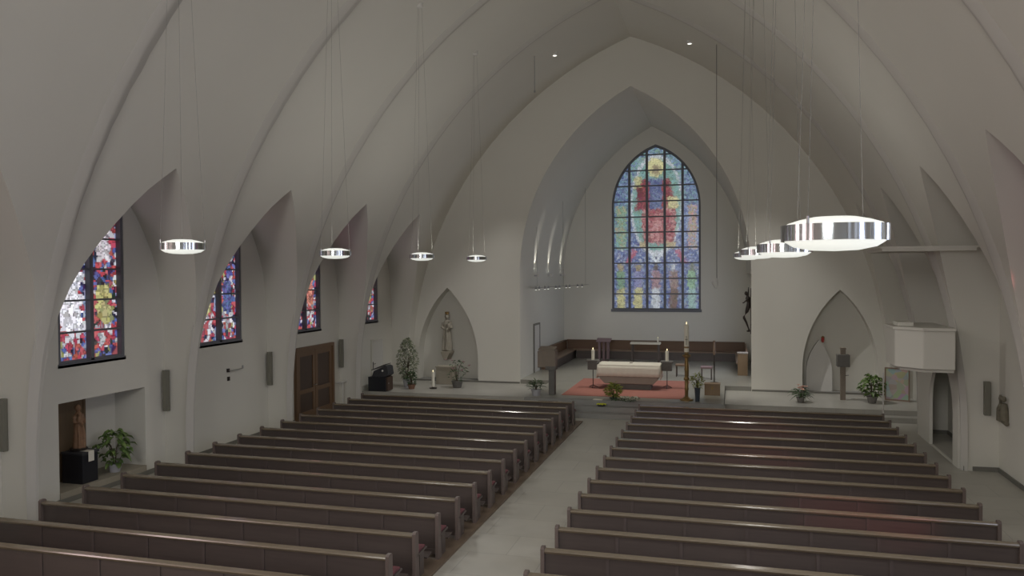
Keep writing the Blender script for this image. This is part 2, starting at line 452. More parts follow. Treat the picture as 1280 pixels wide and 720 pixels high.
for i in (0, 1, 2, 3, 4):
    side_window(1, CY[i], i + 1, n); n += 1
for i in (0, 1, 2):
    side_window(-1, CY[i], i + 1, n); n += 1

# niche in the left wall
mb = MB(); x0, x1 = -XW - .351, -XW - .80; y0, y1, z0, z1 = NICHE
mb.add([(x0, y0, z0), (x1, y0, z0), (x1, y0, z1), (x0, y0, z1), (x0, y1, z0), (x1, y1, z0), (x1, y1, z1), (x0, y1, z1)],
       [(0, 1, 2, 3), (4, 7, 6, 5), (1, 5, 6, 2), (3, 2, 6, 7)])
struct(mb.build('wall_niche', M['plaster']))
struct(MB().box(-XW - .80, -XW + .02, y0, y1, .05, .22).build('floor_niche_ledge', M['console']))

# ------------------------------------------------------------------ end wall, chancel, apse
CH = arch(0, 4.08, 0, 4.3, 10.95, 22)
NL = arch(-6.92, 1.2, .3, 1.1, 3.84, 12)
NR = arch(6.89, 1.17, .3, 1.1, 3.77, 12)
out = [(-XW - .2, 0), (-XW - .2, 7.3), (-8.2, 7.3)] + [(-W(z, OFF + .15), z) for z in (7.31, 8, 9, 10, 11, 11.8, 12.4)] + [(0, ZAP(OFF + .15))]
out += [(-x, z) for x, z in out[-2::-1]]
CHh = [(p[0], max(p[1], .001)) for p in CH]
slab('wall_end', [(x, z - .01 if z == 0 else z) for x, z in out], [CHh, NL, NR], 'Y', YE, YE + .25, M['plaster'])
def extr(name, prof, ya, yb, mat, closed_back=True, smooth=True):
    mb = MB(); n = len(prof)
    vs = [(x, ya, z) for x, z in prof] + [(x, yb, z) for x, z in prof]
    fs = [[i, i + 1, n + i + 1, n + i] for i in range(n - 1)]
    mb.add(vs, fs)
    if closed_back: mb.add([(x, yb, z) for x, z in prof], [list(range(n))])
    return struct(mb.build(name, mat, smooth=smooth))
extr('ceiling_chancel', CH[:-1], YE + .251, YA + .02, M['plaster'], False)
slab('wall_chancel_right', [(YE + .251, 0), (YE + .251, 4.3), (YA + .02, 4.3), (YA + .02, 0)], [[(29.8, 1.5), (29.8, 4.0), (32.8, 4.0), (32.8, 1.5)]], 'X', 4.30, 4.62, M['plaster'])
struct(MB().box(4.07, 4.62, YE + .251, YA + .02, 4.3, 4.4).build('ceiling_chancel_ledge', M['plaster']))
struct(MB().box(4.0, 4.64, YE + .2, YA + .02, 0, .449).build('floor_chancel_edge', M['chfloor']))
gw = plain('chancel_side_glass', (.5, .5, .5), .5, emit=(0.80, .86, 1.0), estr=4.6)
e = struct(bpy.data.objects.new('window_16', None)); COL.objects.link(e); e.location = (4.58, 29.8, 1.5)
MB().box(0, .02, 0, 3.0, 0, 2.5).build('glass', gw, e)
f_ = MB()
for q in (0, 1, 2): f_.box(-.05, 0, q * 1.47, q * 1.47 + .06, 0, 2.5)
f_.box(-.05, 0, .06, 2.94, 0, .06).box(-.05, 0, .06, 2.94, 2.44, 2.5).build('window_frame', M['lead'], e)
extr('wall_niche_recess', NL, YE + .251, YE + .55, M['plaster'])
extr('wall_niche_recess_right', NR, YE + .251, YE + .55, M['plaster'])
struct(MB().box(-8.1, -5.7, YE - .02, YE + .54, .2, .36).build('trim_1', M['step']))
struct(MB().box(5.72, 8.06, YE - .02, YE + .54, .2, .33).build('trim_2', M['step']))
AX, AH, AS, AA = 0.15, 1.98, 7.35, 10.14
slab('wall_apse', [(-4.4, 0), (-4.4, 11.2), (4.7, 11.2), (4.7, 0)], [arch(AX, AH, 2.64, AS, AA, 16)], 'Y', YA, YA + .3, M['plaster'])
slab('wall_rear', [(-XW - .3, -.01), (-XW - .3, 7.3), (-8.2, 7.3)] + [(-W(z, OFF + .15), z) for z in (7.31, 8, 9, 10, 11, 11.8, 12.4)] + [(0, ZAP(OFF + .2))] + [(W(z, OFF + .15), z) for z in (12.4, 11.8, 11, 10, 9, 8, 7.31)] + [(8.2, 7.3), (XW + .3, 7.3), (XW + .3, -.01)],
     [arch(0, 2.2, 5.2, 7.2, 10.2, 10)], 'Y', YB + .05, YB - .2, M['plaster'])

# apse window
def apse_design(u, v):
    cx = 241 + (u - AX) / AH * 168; cy = 680 - (v - 2.7) / (10.1 - 2.7) * 620
    q = rng.random()
    blue, lblue, teal = lin(66, 86, 150), lin(120, 145, 190), lin(105, 160, 160)
    grn = lin(120, 165, 130); red = lin(155, 48, 62); dred = lin(110, 32, 48); pink = lin(190, 130, 130); yel = lin(205, 200, 130); tan = lin(165, 150, 110); navy = lin(48, 62, 115); wh = lin(195, 205, 215)
    c = blue if q < .45 else (lblue if q < .7 else (navy if q < .85 else wh * .75))
    if cy < 290 and (cx < 135 or cx > 345): c = [blue, lblue, teal, navy][int(q * 4)]
    if cy < 200 and 135 < cx < 345: c = [lblue, teal, grn, blue][int(q * 4)]
    if 285 < cy < 452:
        if cx < 137: c = [grn, teal, grn * .8, tan][int(q * 4)] if abs(cx - 108) < 20 else [blue, teal][int(q * 2)]
        if cx > 345: c = [tan, lblue, tan * .8, pink][int(q * 4)] if abs(cx - 378) < 16 else [lblue, blue][int(q * 2)]
    e = math.hypot((cx - 243) / 97, (cy - 285) / 185)
    if e < 1.0: c = [teal, grn * .9, teal * 1.1, teal * .75][int(q * 4)]
    if .95 < e < 1.03: c = wh * .85
    # throne figure
    if 160 < cx < 186 and 178 < cy < 225: c = yel * (.9 if q < .7 else .5)
    if 185 < cy < 305:
        wv = 38 + (cy - 185) * .25
        if abs(cx - 240) < wv + 12: c = red if q < .6 else dred
        if abs(cx - 240) < 25: c = navy * 1.4 if q < .6 else lblue * .7
    if 168 < cx < 192 and 215 < cy < 260: c = dred
    if 285 < cx < 325 and 255 < cy < 300: c = yel if q < .7 else tan
    if 300 <= cy < 430 and abs(cx - 252) < 66 - abs(cy - 350) * .12:
        c = red if q < .5 else (dred if q < .72 else pink)
        if abs(cx - 245) < 18 and 340 < cy < 420: c = pink if q < .6 else red
    if 425 < cy < 448 and (abs(cx - 195) < 18 or abs(cx - 298) < 18): c = tan * 1.1
    if math.hypot((cx - 241) / 33, (cy - 143) / 36) < 1: c = yel * 1.05
    if math.hypot((cx - 242) / 15, (cy - 152) / 22) < 1: c = tan * .8
    if cx and 132 > abs(cx - 241) and 455 < cy < 505:
        if abs(abs(cx - 241) - (130 - (cy - 440) * -1.0) * .55) < 10: c = lin(170, 80, 110)
        if abs(abs(cx - 241) - (505 - cy) * .55) < 7: c = wh
    if cy >= 508:
        col = min(4, int((cx - 73) / 67.4)); xx = (cx - 73) % 67.4 - 33
        robe = [yel * .75, lin(120, 125, 175), wh * .85, lin(140, 115, 110), lin(130, 170, 165)][col]
        robe2 = [grn * .8, yel * .8, lin(150, 115, 125), lin(110, 90, 80), grn][col]
        if abs(xx) < 15 and cy > 535: c = robe if (cy > 600) == (col % 2 == 0) else robe2
        elif abs(xx) < 9: c = [tan, tan * .8, lin(90, 75, 70), wh * .8, lin(110, 120, 100)][col]
        if q > .85: c = c * .6
    return c * 1.0
e = struct(bpy.data.objects.new('window_14', None)); COL.objects.link(e); e.location = (AX, YA + .12, 2.64)
paint_mesh('glass', inside_arch(AX, AH - .04, AS, AA - .04), AX - AH, AX + AH, 2.66, AA, 150, 284, apse_design, 5200, M['glass_main'],
           lambda u, v: (u - AX, .03, v - 2.64), e, lead=.08, jit=.12)
fr = MB(); o_ = arch(AX, AH, 2.64, AS, AA, 16); i_ = arch(AX, AH - .09, 2.74, AS, AA - .12, 16); m = len(o_)
vs = [(p[0] - AX, y, p[1] - 2.64) for y in (-.08, .08) for p in o_] + [(p[0] - AX, y, p[1] - 2.64) for y in (-.08, .08) for p in i_]
fs = []
for i in range(m):
    j = (i + 1) % m
    fs += [(i, j, 2 * m + j, 2 * m + i), (m + i, m + j, 3 * m + j, 3 * m + i), (2 * m + i, 2 * m + j, 3 * m + j, 3 * m + i)]
fr.add(vs, fs)
h_ = AA - AS; e2 = (h_ * h_ - AH * AH) / (2 * AH); R2 = AH + e2
def ztop(x): return AS + math.sqrt(max(R2 * R2 - (abs(x) + e2) ** 2, 0)) - 2.64
for k in range(1, 5):
    x = -AH + 2 * AH * k / 5; fr.box(x - .055, x + .055, -.07, .05, 0.05, ztop(x) - .02)
for k in range(1, 11):
    z = .70 * k + .05; zz = z + 2.64
    w = AH if zz < AS else -e2 + math.sqrt(max(R2 * R2 - (zz - AS) ** 2, 0))
    fr.box(-w + .03, w - .03, -.04, .04, z - .028, z + .028)
fr.build('window_frame', M['lead'], e)
MB().box(-AH - .04, AH + .04, -.2, -.02, -.06, .06).build('window_sill', M['lead'], e)
# unseen rear window of glowing plain glass, added as fill light for the nave
gl = plain('rear_glass', (.5, .5, .5), .5, emit=(0.86, .92, 1.0), estr=1.4)
e = struct(bpy.data.objects.new('window_15', None)); COL.objects.link(e); e.location = (0, YB - .1, 5.2)
MB().prism([(x, z - 5.2) for x, z in arch(0, 2.15, 5.25, 7.2, 10.15, 10)], 'Y', 0, .02).build('glass', gl, e)

# ------------------------------------------------------------------ floors and steps
struct(MB().box(-XW - .4, XW + .4, YB - .3, YE + .3, -.2, 0).build('floor', M['floor']))
struct(MB().box(-XW, -2.9, 25.0, YE + .01, 0, .3).box(-XW, -2.9, 24.62, 25.0, 0, .15).build('floor_side_platform', M['sanct']))
struct(MB().box(3.22, XW, 25.05, YE + .01, 0, .3).box(3.22, XW, 24.67, 25.05, 0, .15).build('floor_side_platform_right', M['sanct']))
# chancel floor: pale stone top, darker step edge in front
struct(MB().box(-4.1, 4.1, YE + .001, YA + .02, 0, .45).box(-2.88, 3.2, 24.1, YE + .001, 0, .449).build('floor_chancel', M['chfloor']))
struct(MB().box(-2.9, 3.22, 23.98, 24.12, .28, .455).box(-2.6, 3.0, 23.66, 24.1, .14, .30).box(-2.4, 2.9, 23.32, 24.1, 0, .15).build('floor_step', M['step']))
# low wooden platforms under the pews
ROWY = 21.93; DP = .9
struct(MB().box(-7.45, -.80, 7.4, 22.75, 0, .03).build('floor_pew_platform', M['podium']))
struct(MB().box(.80, 7.1, 7.4, 22.65, 0, .03).build('floor_pew_platform_right', M['podium']))
# dark baseboards in the aisle bays on both sides
for sd, nm in ((-1, 'left'), (1, 'right')):
    for c in CY:
        mb = MB(); x0, x1 = sorted((sd * XW, sd * (XW - .025)))
        mb.box(x0, x1, c - 2.0, c + 2.0, 0, .1)
        for d in (-1, 1):
            ya, yb = sorted((c + d * 2.03, c + d * 2.0)); xa, xb = sorted((sd * 8.3, sd * XW))
            mb.box(xa, xb, ya, yb, 0, .1)
        struct(mb.build('baseboard_' + nm, M['base']))
struct(MB().box(-8.9, -4.1, YE - .03, YE, .3, .36).build('baseboard_end', M['base']))
struct(MB().box(4.1, 8.9, YE - .03, YE, .3, .36).build('baseboard_end_right', M['base']))

# ------------------------------------------------------------------ pews
def make_pew(width, label, group):
    """local origin: left end of the bench, under the backrest, on the podium. Height .66"""
    t = thing('church_pew', label, 'pew', group=group)
    H = .66
    b = MB(); b.box(.05, width - .05, -.012, .012, .06, H - .04)
    nb = max(2, round((width) / .93))
    for i in range(1, nb): 
        b.cur = 1; x = width * i / nb; b.box(x - .022, x + .022, -.026, -.010, .08, H - .045)
    b.cur = 0; b.box(.05, width - .05, -.024, -.010, .06, .14)
    b.build('backrest', [M['pew'], M['batten']], t)
    MB().prism([(-.045, H - .05), (.04, H - .05), (.05, H - .025), (.045, H), (-.05, H - .004), (-.06, H - .02)], 'X', .045, width - .045).build('top_rail', M['rail'], t)
    MB().prism([(.0, .33), (.36, .345), (.375, .355), (.36, .375), (.0, .36)], 'X', .0, width).build('seat', M['pew'], t)
    MB().prism([(.04, .368), (.34, .378), (.35, .39), (.33, .405), (.05, .395)], 'X', .02, width - .02).build('seat_cushion', M['cushion'], t)
    MB().prism([(-.40, .13), (-.22, .155), (-.22, .175), (-.40, .15)], 'X', .05, width - .05).build('kneeler', M['pew'], t)
    for x in (0, width - .05):
        e = MB().prism([(-.065, 0), (.10, 0), (.08, .06), (.065, .30), (.055, H + .01), (.03, H + .035), (-.04, H + .035), (-.065, H + .01)], 'X', x, x + .05)
        e.build('end_panel', M['pewend'], t)
    for i in range(1, nb, 2):
        x = width * i / nb; MB().box(x - .02, x + .02, .03, .30, 0, .33).build('support', M['pew'], t)
    for x in (.02, width - .06): MB().box(x, x + .04, .14, .30, 0, .335).build('seat_leg', M['pew'], t)
    return t
def dup(root, loc, label):
    r = root.copy(); COL.objects.link(r); r.location = loc; r['label'] = label
    for ch in list(root.children):
        c = ch.copy(); COL.objects.link(c); c.parent = r
    return r
ORD = ['first', 'second', 'third', 'fourth', 'fifth', 'sixth', 'seventh', 'eighth', 'ninth', 'tenth', 'eleventh', 'twelfth', 'thirteenth', 'fourteenth', 'fifteenth', 'sixteenth']
def lab(i, side, tot):
    ex = ', nearest the altar' if i == 0 else (', last in view' if i == tot - 1 else '')
    return 'long dark wooden pew, %s row from the altar, %s block%s' % (ORD[i], side, ex)
pl0 = make_pew(6.63, lab(0, 'left', 16), 'pews in the left block'); pl0.location = (-7.55, ROWY + .11, .03)
for i in range(1, 16): dup(pl0, (-7.55, ROWY + .11 - DP * i, .03), lab(i, 'left', 16))
pr0 = make_pew(6.26, lab(0, 'right', 15), 'pews in the right block'); pr0.location = (.92, ROWY, .03)
for i in range(1, 15): dup(pr0, (.92, ROWY - DP * i, .03), lab(i, 'right', 15))

# ------------------------------------------------------------------ pendant lamps
def lamp(x, y, z, label):
    """z: centre of the ring"""
    t = thing('pendant_lamp', label, 'pendant lamp', (x, y, z), 'ring shaped pendant lamps')
    R = .288
    MB().lathe([(R - .012, -.043), (R, -.045), (R, .045), (R - .012, .043), (R - .012, -.043)], n=48).build('ring', M['chrome'], t, smooth=True)
    MB().lathe([(R - .014, -.038), (R - .03, -.052), (.22, -.076), (.13, -.095), (.0001, -.101)], n=48).build('lower_diffuser', M['diff'], t, smooth=True)
    MB().lathe([(R - .014, .038), (.25, .056), (.19, .075), (.12, .09), (.0001, .096)], n=48).build('upper_diffuser', M['diff'], t, smooth=True)
    top = ztop_at = None
    # ceiling height above the lamp
    zc = ZC + math.sqrt((RR + OFF) ** 2 - (abs(x) + EE) ** 2) - z
    for a in (0.87, 2.27, 4.10):
        p = (math.cos(a) * (R - .006), math.sin(a) * (R - .006), .05)
        q = (math.cos(a) * .05, math.sin(a) * .05, zc - .03)
        MB().tube([p, (p[0] * .8, p[1] * .8, .05 + (zc - .05) * .22), q], .002 if y > 6 else .0015, 5).build('cable', M['cable'], t)
        MB().tube([(p[0], p[1], .045), (p[0], p[1], .085)], .008, 6).build('cable_clamp', M['steel'], t)
    MB().lathe([(.07, zc - .06), (.08, zc - .05), (.08, zc + .12)], n=16).build('ceiling_rose', M['white'], t)
    return t
def lamp_light(x, y, z, up, dn):
    for s, pw in ((1, up), (-1, dn)):
        l = bpy.data.lights.new('pendant_light', 'AREA'); l.shape = 'DISK'; l.size = .36; l.energy = pw; l.color = (1.0, .975, .91)
        o = bpy.data.objects.new('pendant_light', l); COL.objects.link(o); o.location = (x, y, z + (.11 if s > 0 else -.115))
        o.rotation_euler = (PI if s > 0 else 0, 0, 0)
LUP, LDN = 12, 31
LAMPS = [(-3.6, 8.87, 4.80, 'round chrome pendant lamp, nearest of the four hanging in the left row'),
         (-3.6, 13.04, 4.80, 'round chrome pendant lamp, second from the camera in the left row'),
         (-3.6, 17.25, 4.82, 'round chrome pendant lamp, third from the camera in the left row'),
         (-3.6, 21.4, 4.84, 'smallest looking round pendant lamp, farthest of the left row, near the end wall'),
         (3.93, 4.76, 4.64, 'large looking round chrome pendant lamp at the upper right, closest to the camera'),
         (3.93, 8.89, 4.67, 'round chrome pendant lamp just behind and left of the big near one'),
         (3.80, 12.9, 4.72, 'round chrome pendant lamp third in the right row, partly hidden'),
         (3.72, 17.2, 4.76, 'round chrome pendant lamp farthest in the right row, mostly hidden behind nearer ones')]
for x, y, z, lb in LAMPS:
    lamp(x, y, z - .03, lb); lamp_light(x, y, z - .02, LUP * (2.2 if y > 15 else (.6 if y > 10 else .12)), LDN * (1.35 if x > 0 else .95))
for x, y in ((-3.6, 4.7), (-3.6, .5), (3.93, .5)):
    lamp_light(x, y, 4.7, LUP * .1, LDN * .5)

# ------------------------------------------------------------------ doors
def door_double():
    e = struct(bpy.data.objects.new('door_1', None)); COL.objects.link(e); e.location = (-XW, 20.55, 0)
    w = 2.3; h = 2.2
    MB().box(0, .10, 0, .1, 0, h).box(0, .10, w - .1, w, 0, h).box(0, .10, .1, w - .1, h - .1, h).build('door_frame', M['doorwood'], e)
    for y0 in (.1, w / 2):
        y1 = y0 + w / 2 - .1
        L = MB().box(.01, .06, y0 + .01, y0 + .15, .02, h - .1).box(.01, .06, y1 - .15, y1 - .01, .02, h - .1).box(.01, .06, y0 + .15, y1 - .15, h - .28, h - .1).box(.01, .06, y0 + .15, y1 - .15, .02, .25).box(.01, .06, y0 + .15, y1 - .15, .8, .92)
        lf = L.build('door_leaf', M['doorwood'], e)
        MB().box(.015, .035, y0 + .14, y1 - .14, .24, .81).box(.015, .035, y0 + .14, y1 - .14, .91, h - .27).build('door_panel', M['doordark'], lf)
    MB().tube([(.06, w / 2 - .1, 1.0), (.12, w / 2 - .1, 1.0), (.12, w / 2 - .02, 1.0)], .012, 6).build('door_handle', M['steel'], e)
door_double()
e = struct(bpy.data.objects.new('door_2', None)); COL.objects.link(e); e.location = (-XW, 25.75, .3)
MB().box(0, .03, 0, .9, 0, 1.68).build('door_leaf', M['white'], e)
MB().box(0, .045, -.05, 0, 0, 1.73).box(0, .045, .9, .95, 0, 1.73).box(0, .045, 0, .9, 1.68, 1.73).build('door_frame', M['plaster'], e)
MB().box(.03, .04, .06, .1, .68, .92).tube([(.04, .08, .85), (.08, .08, .85), (.08, .2, .85)], .01, 6).build('door_handle', M['bronze'], e)
e = struct(bpy.data.objects.new('door_3', None)); COL.objects.link(e); e.location = (-4.08, 30.0, .45)
MB().box(0, .03, .06, .94, 0, 1.85).build('door_leaf', M['white'], e)
MB().box(0, .05, 0, .06, 0, 1.92).box(0, .05, .94, 1.0, 0, 1.92).box(0, .05, .06, .94, 1.85, 1.92).build('door_frame', M['base'], e)

# ------------------------------------------------------------------ wall loudspeakers
def column_speaker(x, y, z0, z1, label, s=1):
    t = thing('column_loudspeaker', label, 'loudspeaker', (x, y, z0), 'slim wall loudspeakers')
    h = z1 - z0
    MB().box(-.06, .06, -.05, .05, 0, h).build('cabinet', M['speaker'], t, bevel=.008)
    MB().box(-.05, .05, -.056, -.05, .03, h - .03).build('grille', M['speaker'], t)
    MB().box(-.03, .03, .05, .08, h * .3, h * .7).build('bracket', M['steel'], t)
for y, lb in ((10.83, 'slim grey column loudspeaker at the left picture edge, on the nearest pier'), (14.97, 'slim grey column loudspeaker right of the plant niche'), (19.12, 'slim grey column loudspeaker left of the wooden double door'), (23.28, 'slim grey column loudspeaker right of the wooden double door')):
    column_speaker(-8.88, y, 1.33, 2.25, lb)
column_speaker(8.73, 19.09, 1.25, 1.98, 'slim grey column loudspeaker on the right wall behind the clay relief')

# wall candle bracket below the second window
t = thing('candle_bracket', 'small wall bracket with horizontal arm between left window and pews', 'wall bracket', (-XW, 17.4, 1.72))
MB().box(0, .03, -.03, .05, -.04, .06).build('lower_knob', M['bronze'], t)
MB().tube([(.04, 0, .22), (.10, .06, .22), (.10, .5, .22)], .012, 6).build('arm', M['steel'], t)
MB().box(0, .04, -.05, .03, .18, .27).build('wall_plate', M['bronze'], t)
MB().tube([(.10, .5, .22), (.10, .5, .30)], .02, 8).build('candle_cup', M['steel'], t)
# radiator-like ledge beside the double door
t = thing('wall_handrail', 'pale handrail on the wall right of the wooden double door', 'handrail', (-8.75, 23.0, 0))
MB().tube([(-.2, 0, .86), (0, 0, .88), (0, .5, .88), (-.2, .55, .86)], .03, 8).build('rail_bar', M['white'], t)
MB().tube([(0, .1, 0), (0, .1, .88)], .02, 8).build('post', M['white'], t)
MB().tube([(0, .42, 0), (0, .42, .88)], .02, 8).build('post', M['white'], t)

# ------------------------------------------------------------------ figures (one continuous skinned surface)
def figure_mesh(name, elems, mat, parent=None, loc=None, voxel=.02):
    mb = MB()
    for el in elems:
        if el[0] == 'b': mb.ball(el[1], el[2], 14, 10)
        elif el[0] == 't': mb.tube(el[1], el[2], 12)
        elif el[0] == 'l': mb.lathe(el[1], el[2], 20, *(el[3:] if len(el) > 3 else ()))
    o = mb.build(name, mat, parent, loc=loc)
    r = o.modifiers.new('remesh', 'REMESH'); r.mode = 'VOXEL'; r.voxel_size = voxel; r.use_smooth_shade = True
    s = o.modifiers.new('smooth', 'SMOOTH'); s.factor = .5; s.iterations = 2
    return o
def robed(h, child=True, side=1):
    """standing robed figure, local origin at the feet, facing -Y, height h"""
    k = h / 1.5
    S = lambda *p: tuple(q * k for q in p)
    el = [('l', [(.20 * k, 0), (.21 * k, .2 * k), (.17 * k, .55 * k), (.155 * k, .85 * k), (.17 * k, 1.08 * k), (.13 * k, 1.2 * k), (.06 * k, 1.26 * k)], (0, 0, 0), 1, .75),
          ('b', S(0, -.01, 1.38), S(.075, .085, .115)),
          ('b', S(0, .02, 1.39), S(.1, .09, .125)),
          ('t', [S(0, 0, 1.2), S(0, -.005, 1.32)], .045 * k),
          ('b', S(0, -.095, 1.37), S(.013, .02, .022)),
          ('t', [S(-.17, 0, 1.16), S(-.21, -.04, .95), S(-.10, -.17, .92)], [.06 * k, .055 * k, .03 * k]),
          ('t', [S(.17, 0, 1.16), S(.21, -.04, .95), S(.08, -.18, .90)], [.06 * k, .055 * k, .03 * k]),
          ('b', S(-.07, -.19, .925), S(.04, .022, .022)), ('b', S(.05, -.2, .905), S(.04, .022, .022)),
          ('t', [S(.02, -.12, .9), S(.06, -.17, .5), S(.02, -.19, .05)], [.04 * k, .05 * k, .06 * k]),
          ('t', [S(-.1, -.1, .85), S(-.12, -.14, .4), S(-.12, -.15, .03)], [.03 * k, .04 * k, .05 * k])]
    if child:
        sx = side
        el += [('b', S(.13 * sx, -.16, 1.03), S(.075, .07, .12)), ('b', S(.14 * sx, -.17, 1.2), S(.058, .058, .066)),
               ('t', [S(.13 * sx, -.17, .96), S(.07 * sx, -.24, .90), S(.07 * sx, -.23, .78)], [.045 * k, .04 * k, .022 * k]),
               ('t', [S(.1 * sx, -.18, 1.1), S(.02 * sx, -.2, 1.13)], [.03 * k, .02 * k])]
    return el

# Madonna in the left end niche
t = thing('madonna_statue', 'pale carved standing Madonna with child on a console in the left end niche', 'statue', (-7.02, YE + .22, 1.42))
figure_mesh('body', robed(1.42, True, 1), M['statuestone'], t)
MB().lathe([(.065, 1.40), (.085, 1.42), (.07, 1.45), (.09, 1.50)], n=12).build('crown', M['brass'], t)
t = thing('statue_console', 'pale wall console carrying the Madonna statue', 'console', (-7.02, YE + .25, 1.1))
MB().prism([(-.17, .32), (.17, .32), (.17, .26), (.10, .10), (.05, 0), (-.05, 0), (-.10, .10), (-.17, .26)], 'Y', -.28, .27).build('corbel', M['console'], t, bevel=.01)
# saint in the left wall niche
t = thing('black_plinth', 'square black plinth in the left wall niche under the saint', 'plinth', (-9.33, 12.97, .22))
MB().box(-.25, .25, -.20, .20, 0, .58).build('body', M['black'], t, bevel=.01)
MB().box(-.27, .27, -.22, .22, .58, .63).build('top', M['darkgrey'], t, bevel=.008)
t = thing('plinth_cloth', 'narrow pale cloth with hanging tip on the black plinth', 'cloth', (-9.33, 12.97, .851))
MB().box(-.20, .275, -.07, .07, 0, .008).box(.272, .280, -.07, .07, -.20, .008).build('cloth_sheet', M['cloth'], t)
t = thing('saint_statue', 'brown carved saint holding a child, on the black plinth in the wall niche', 'statue', (-9.36, 12.97, .862), rz=PI / 2)
figure_mesh('body', robed(.92, True, -1), M['statuegilt'], t, voxel=.014)
MB().lathe([(.16, 0), (.17, .03), (.15, .05)], n=16).build('base', M['bronze'], t)
t = thing('wood_panel', 'tall brown wooden board behind the saint in the wall niche', 'panel', (-9.70, 12.86, .22))
MB().box(-.02, .02, -.62, .62, 0, 1.70).build('board', M['panelwood'], t)
MB().box(.02, .035, -.62, -.56, 0, 1.70).box(.02, .035, .56, .62, 0, 1.70).build('edge_batten', M['panelwood'], t)

# crucifix figure at the chancel's right jamb
t = thing('bronze_crucifix', 'slender dark bronze crucified figure on the right edge of the chancel arch', 'crucifix', (4.06, 28.7, 2.3))
# figure hangs on the side wall, turned to the chancel (-X); arms stretched upward along the wall
figure_mesh('corpus', [('t', [(-.03, 0, 0), (-.06, 0, .10), (-.13, 0, .30), (-.22, 0, .48)], [.035, .025, .035, .045]),
    ('t', [(-.22, 0, .48), (-.12, 0, .68), (-.07, 0, .85)], [.045, .06, .075]),
    ('t', [(-.07, 0, .82), (-.06, 0, 1.0), (-.08, 0, 1.16), (-.08, 0, 1.22)], [.075, .06, .085, .05]),
    ('t', [(-.08, 0, 1.2), (-.12, 0, 1.28)], .03), ('b', (-.14, 0, 1.32), (.055, .05, .075)), ('b', (-.19, 0, 1.31), (.015, .012, .018)),
    ('t', [(-.08, -.09, 1.18), (-.12, -.30, 1.10), (-.22, -.52, 1.02)], [.035, .028, .02]), ('b', (-.24, -.55, 1.01), (.04, .03, .02)),
    ('t', [(-.08, .09, 1.18), (-.06, .33, 1.33), (-.04, .6, 1.48)], [.035, .028, .02]), ('b', (-.04, .64, 1.5), (.02, .04, .03)),
    ('b', (-.06, 0, .0), (.07, .04, .03))], M['bronze'], t, voxel=.013)
MB().box(.0, .025, -.025, .025, -.1, 1.5).box(.02, .24, -.02, .02, .2, .24).box(.02, .24, -.02, .02, 1.2, 1.24).build('wall_post', M['bronze'], t)

# ------------------------------------------------------------------ sanctuary furniture
ZF = .45
c = MB().box(-1.85, 1.98, 24.75, 28.8, 0, .012)
tag(c.build('altar_carpet', M['carpet'], loc=(0, 0, ZF)), 'flat red carpet under and around the altar', 'carpet')
t = thing('altar', 'stone altar block on a narrower foot in the middle of the chancel', 'altar', (.1, 26.75, ZF + .012))
MB().box(-.62, .72, -.38, .42, 0, .20).build('foot', M['stone_dark'], t)
MB().prism([(-.80, .19), (.82, .19), (.98, .36), (.99, .80), (-.98, .80), (-.97, .36)], 'Y', -.45, .5).build('mensa', M['altarstone'], t, bevel=.015)
# altar cloth draped
cl = MB(); nx, ny = 40, 14
hx, hy0, hy1, top = 1.04, -.52, .56, .815
def drape(x, y):
    return 0
pts = []
cl.box(-1.04, 1.04, -.49, .54, .803, .815)
rngp = random.Random(3)
def skirt(p, q, nseg, zlow):
    vs = []; nrm = Vector((q[1] - p[1], p[0] - q[0], 0)).normalized()
    for i in range(nseg + 1):
        t_ = i / nseg; x = p[0] + (q[0] - p[0]) * t_; y = p[1] + (q[1] - p[1]) * t_
        zl = zlow(t_)
        for j in range(4):
            a = j / 3; w = .02 * a * math.sin(i * 1.9) + .02 * a
            vs.append((x + nrm.x * w, y + nrm.y * w, .813 + (zl - .813) * a))
    fs = [[i * 4 + j, (i + 1) * 4 + j, (i + 1) * 4 + j + 1, i * 4 + j + 1] for i in range(nseg) for j in range(3)]
    cl.add(vs, fs)
skirt((-1.04, -.49), (1.04, -.49), 32, lambda t_: .44 + .0 * t_)
skirt((1.04, -.49), (1.04, .54), 14, lambda t_: .36)
skirt((1.04, .54), (-1.04, .54), 32, lambda t_: .5)
skirt((-1.04, .54), (-1.04, -.49), 14, lambda t_: .36)
o = cl.build('altar_cloth', M['cloth'], smooth=True, loc=(.1, 26.75, ZF + .014))
tag(o, 'white linen cloth draped over the stone altar', 'tablecloth')
so = o.modifiers.new('thick', 'SOLIDIFY'); so.thickness = .004; so.offset = 1
# small standing cross on the altar
t = thing('altar_crucifix', 'tiny dark crucifix standing on the altar cloth', 'crucifix', (.12, 26.95, ZF + .832))
MB().box(-.05, .05, -.03, .03, 0, .012).box(-.006, .006, -.006, .006, 0, .17).box(-.05, .05, -.006, .006, .10, .112).build('cross', M['bronze'], t)

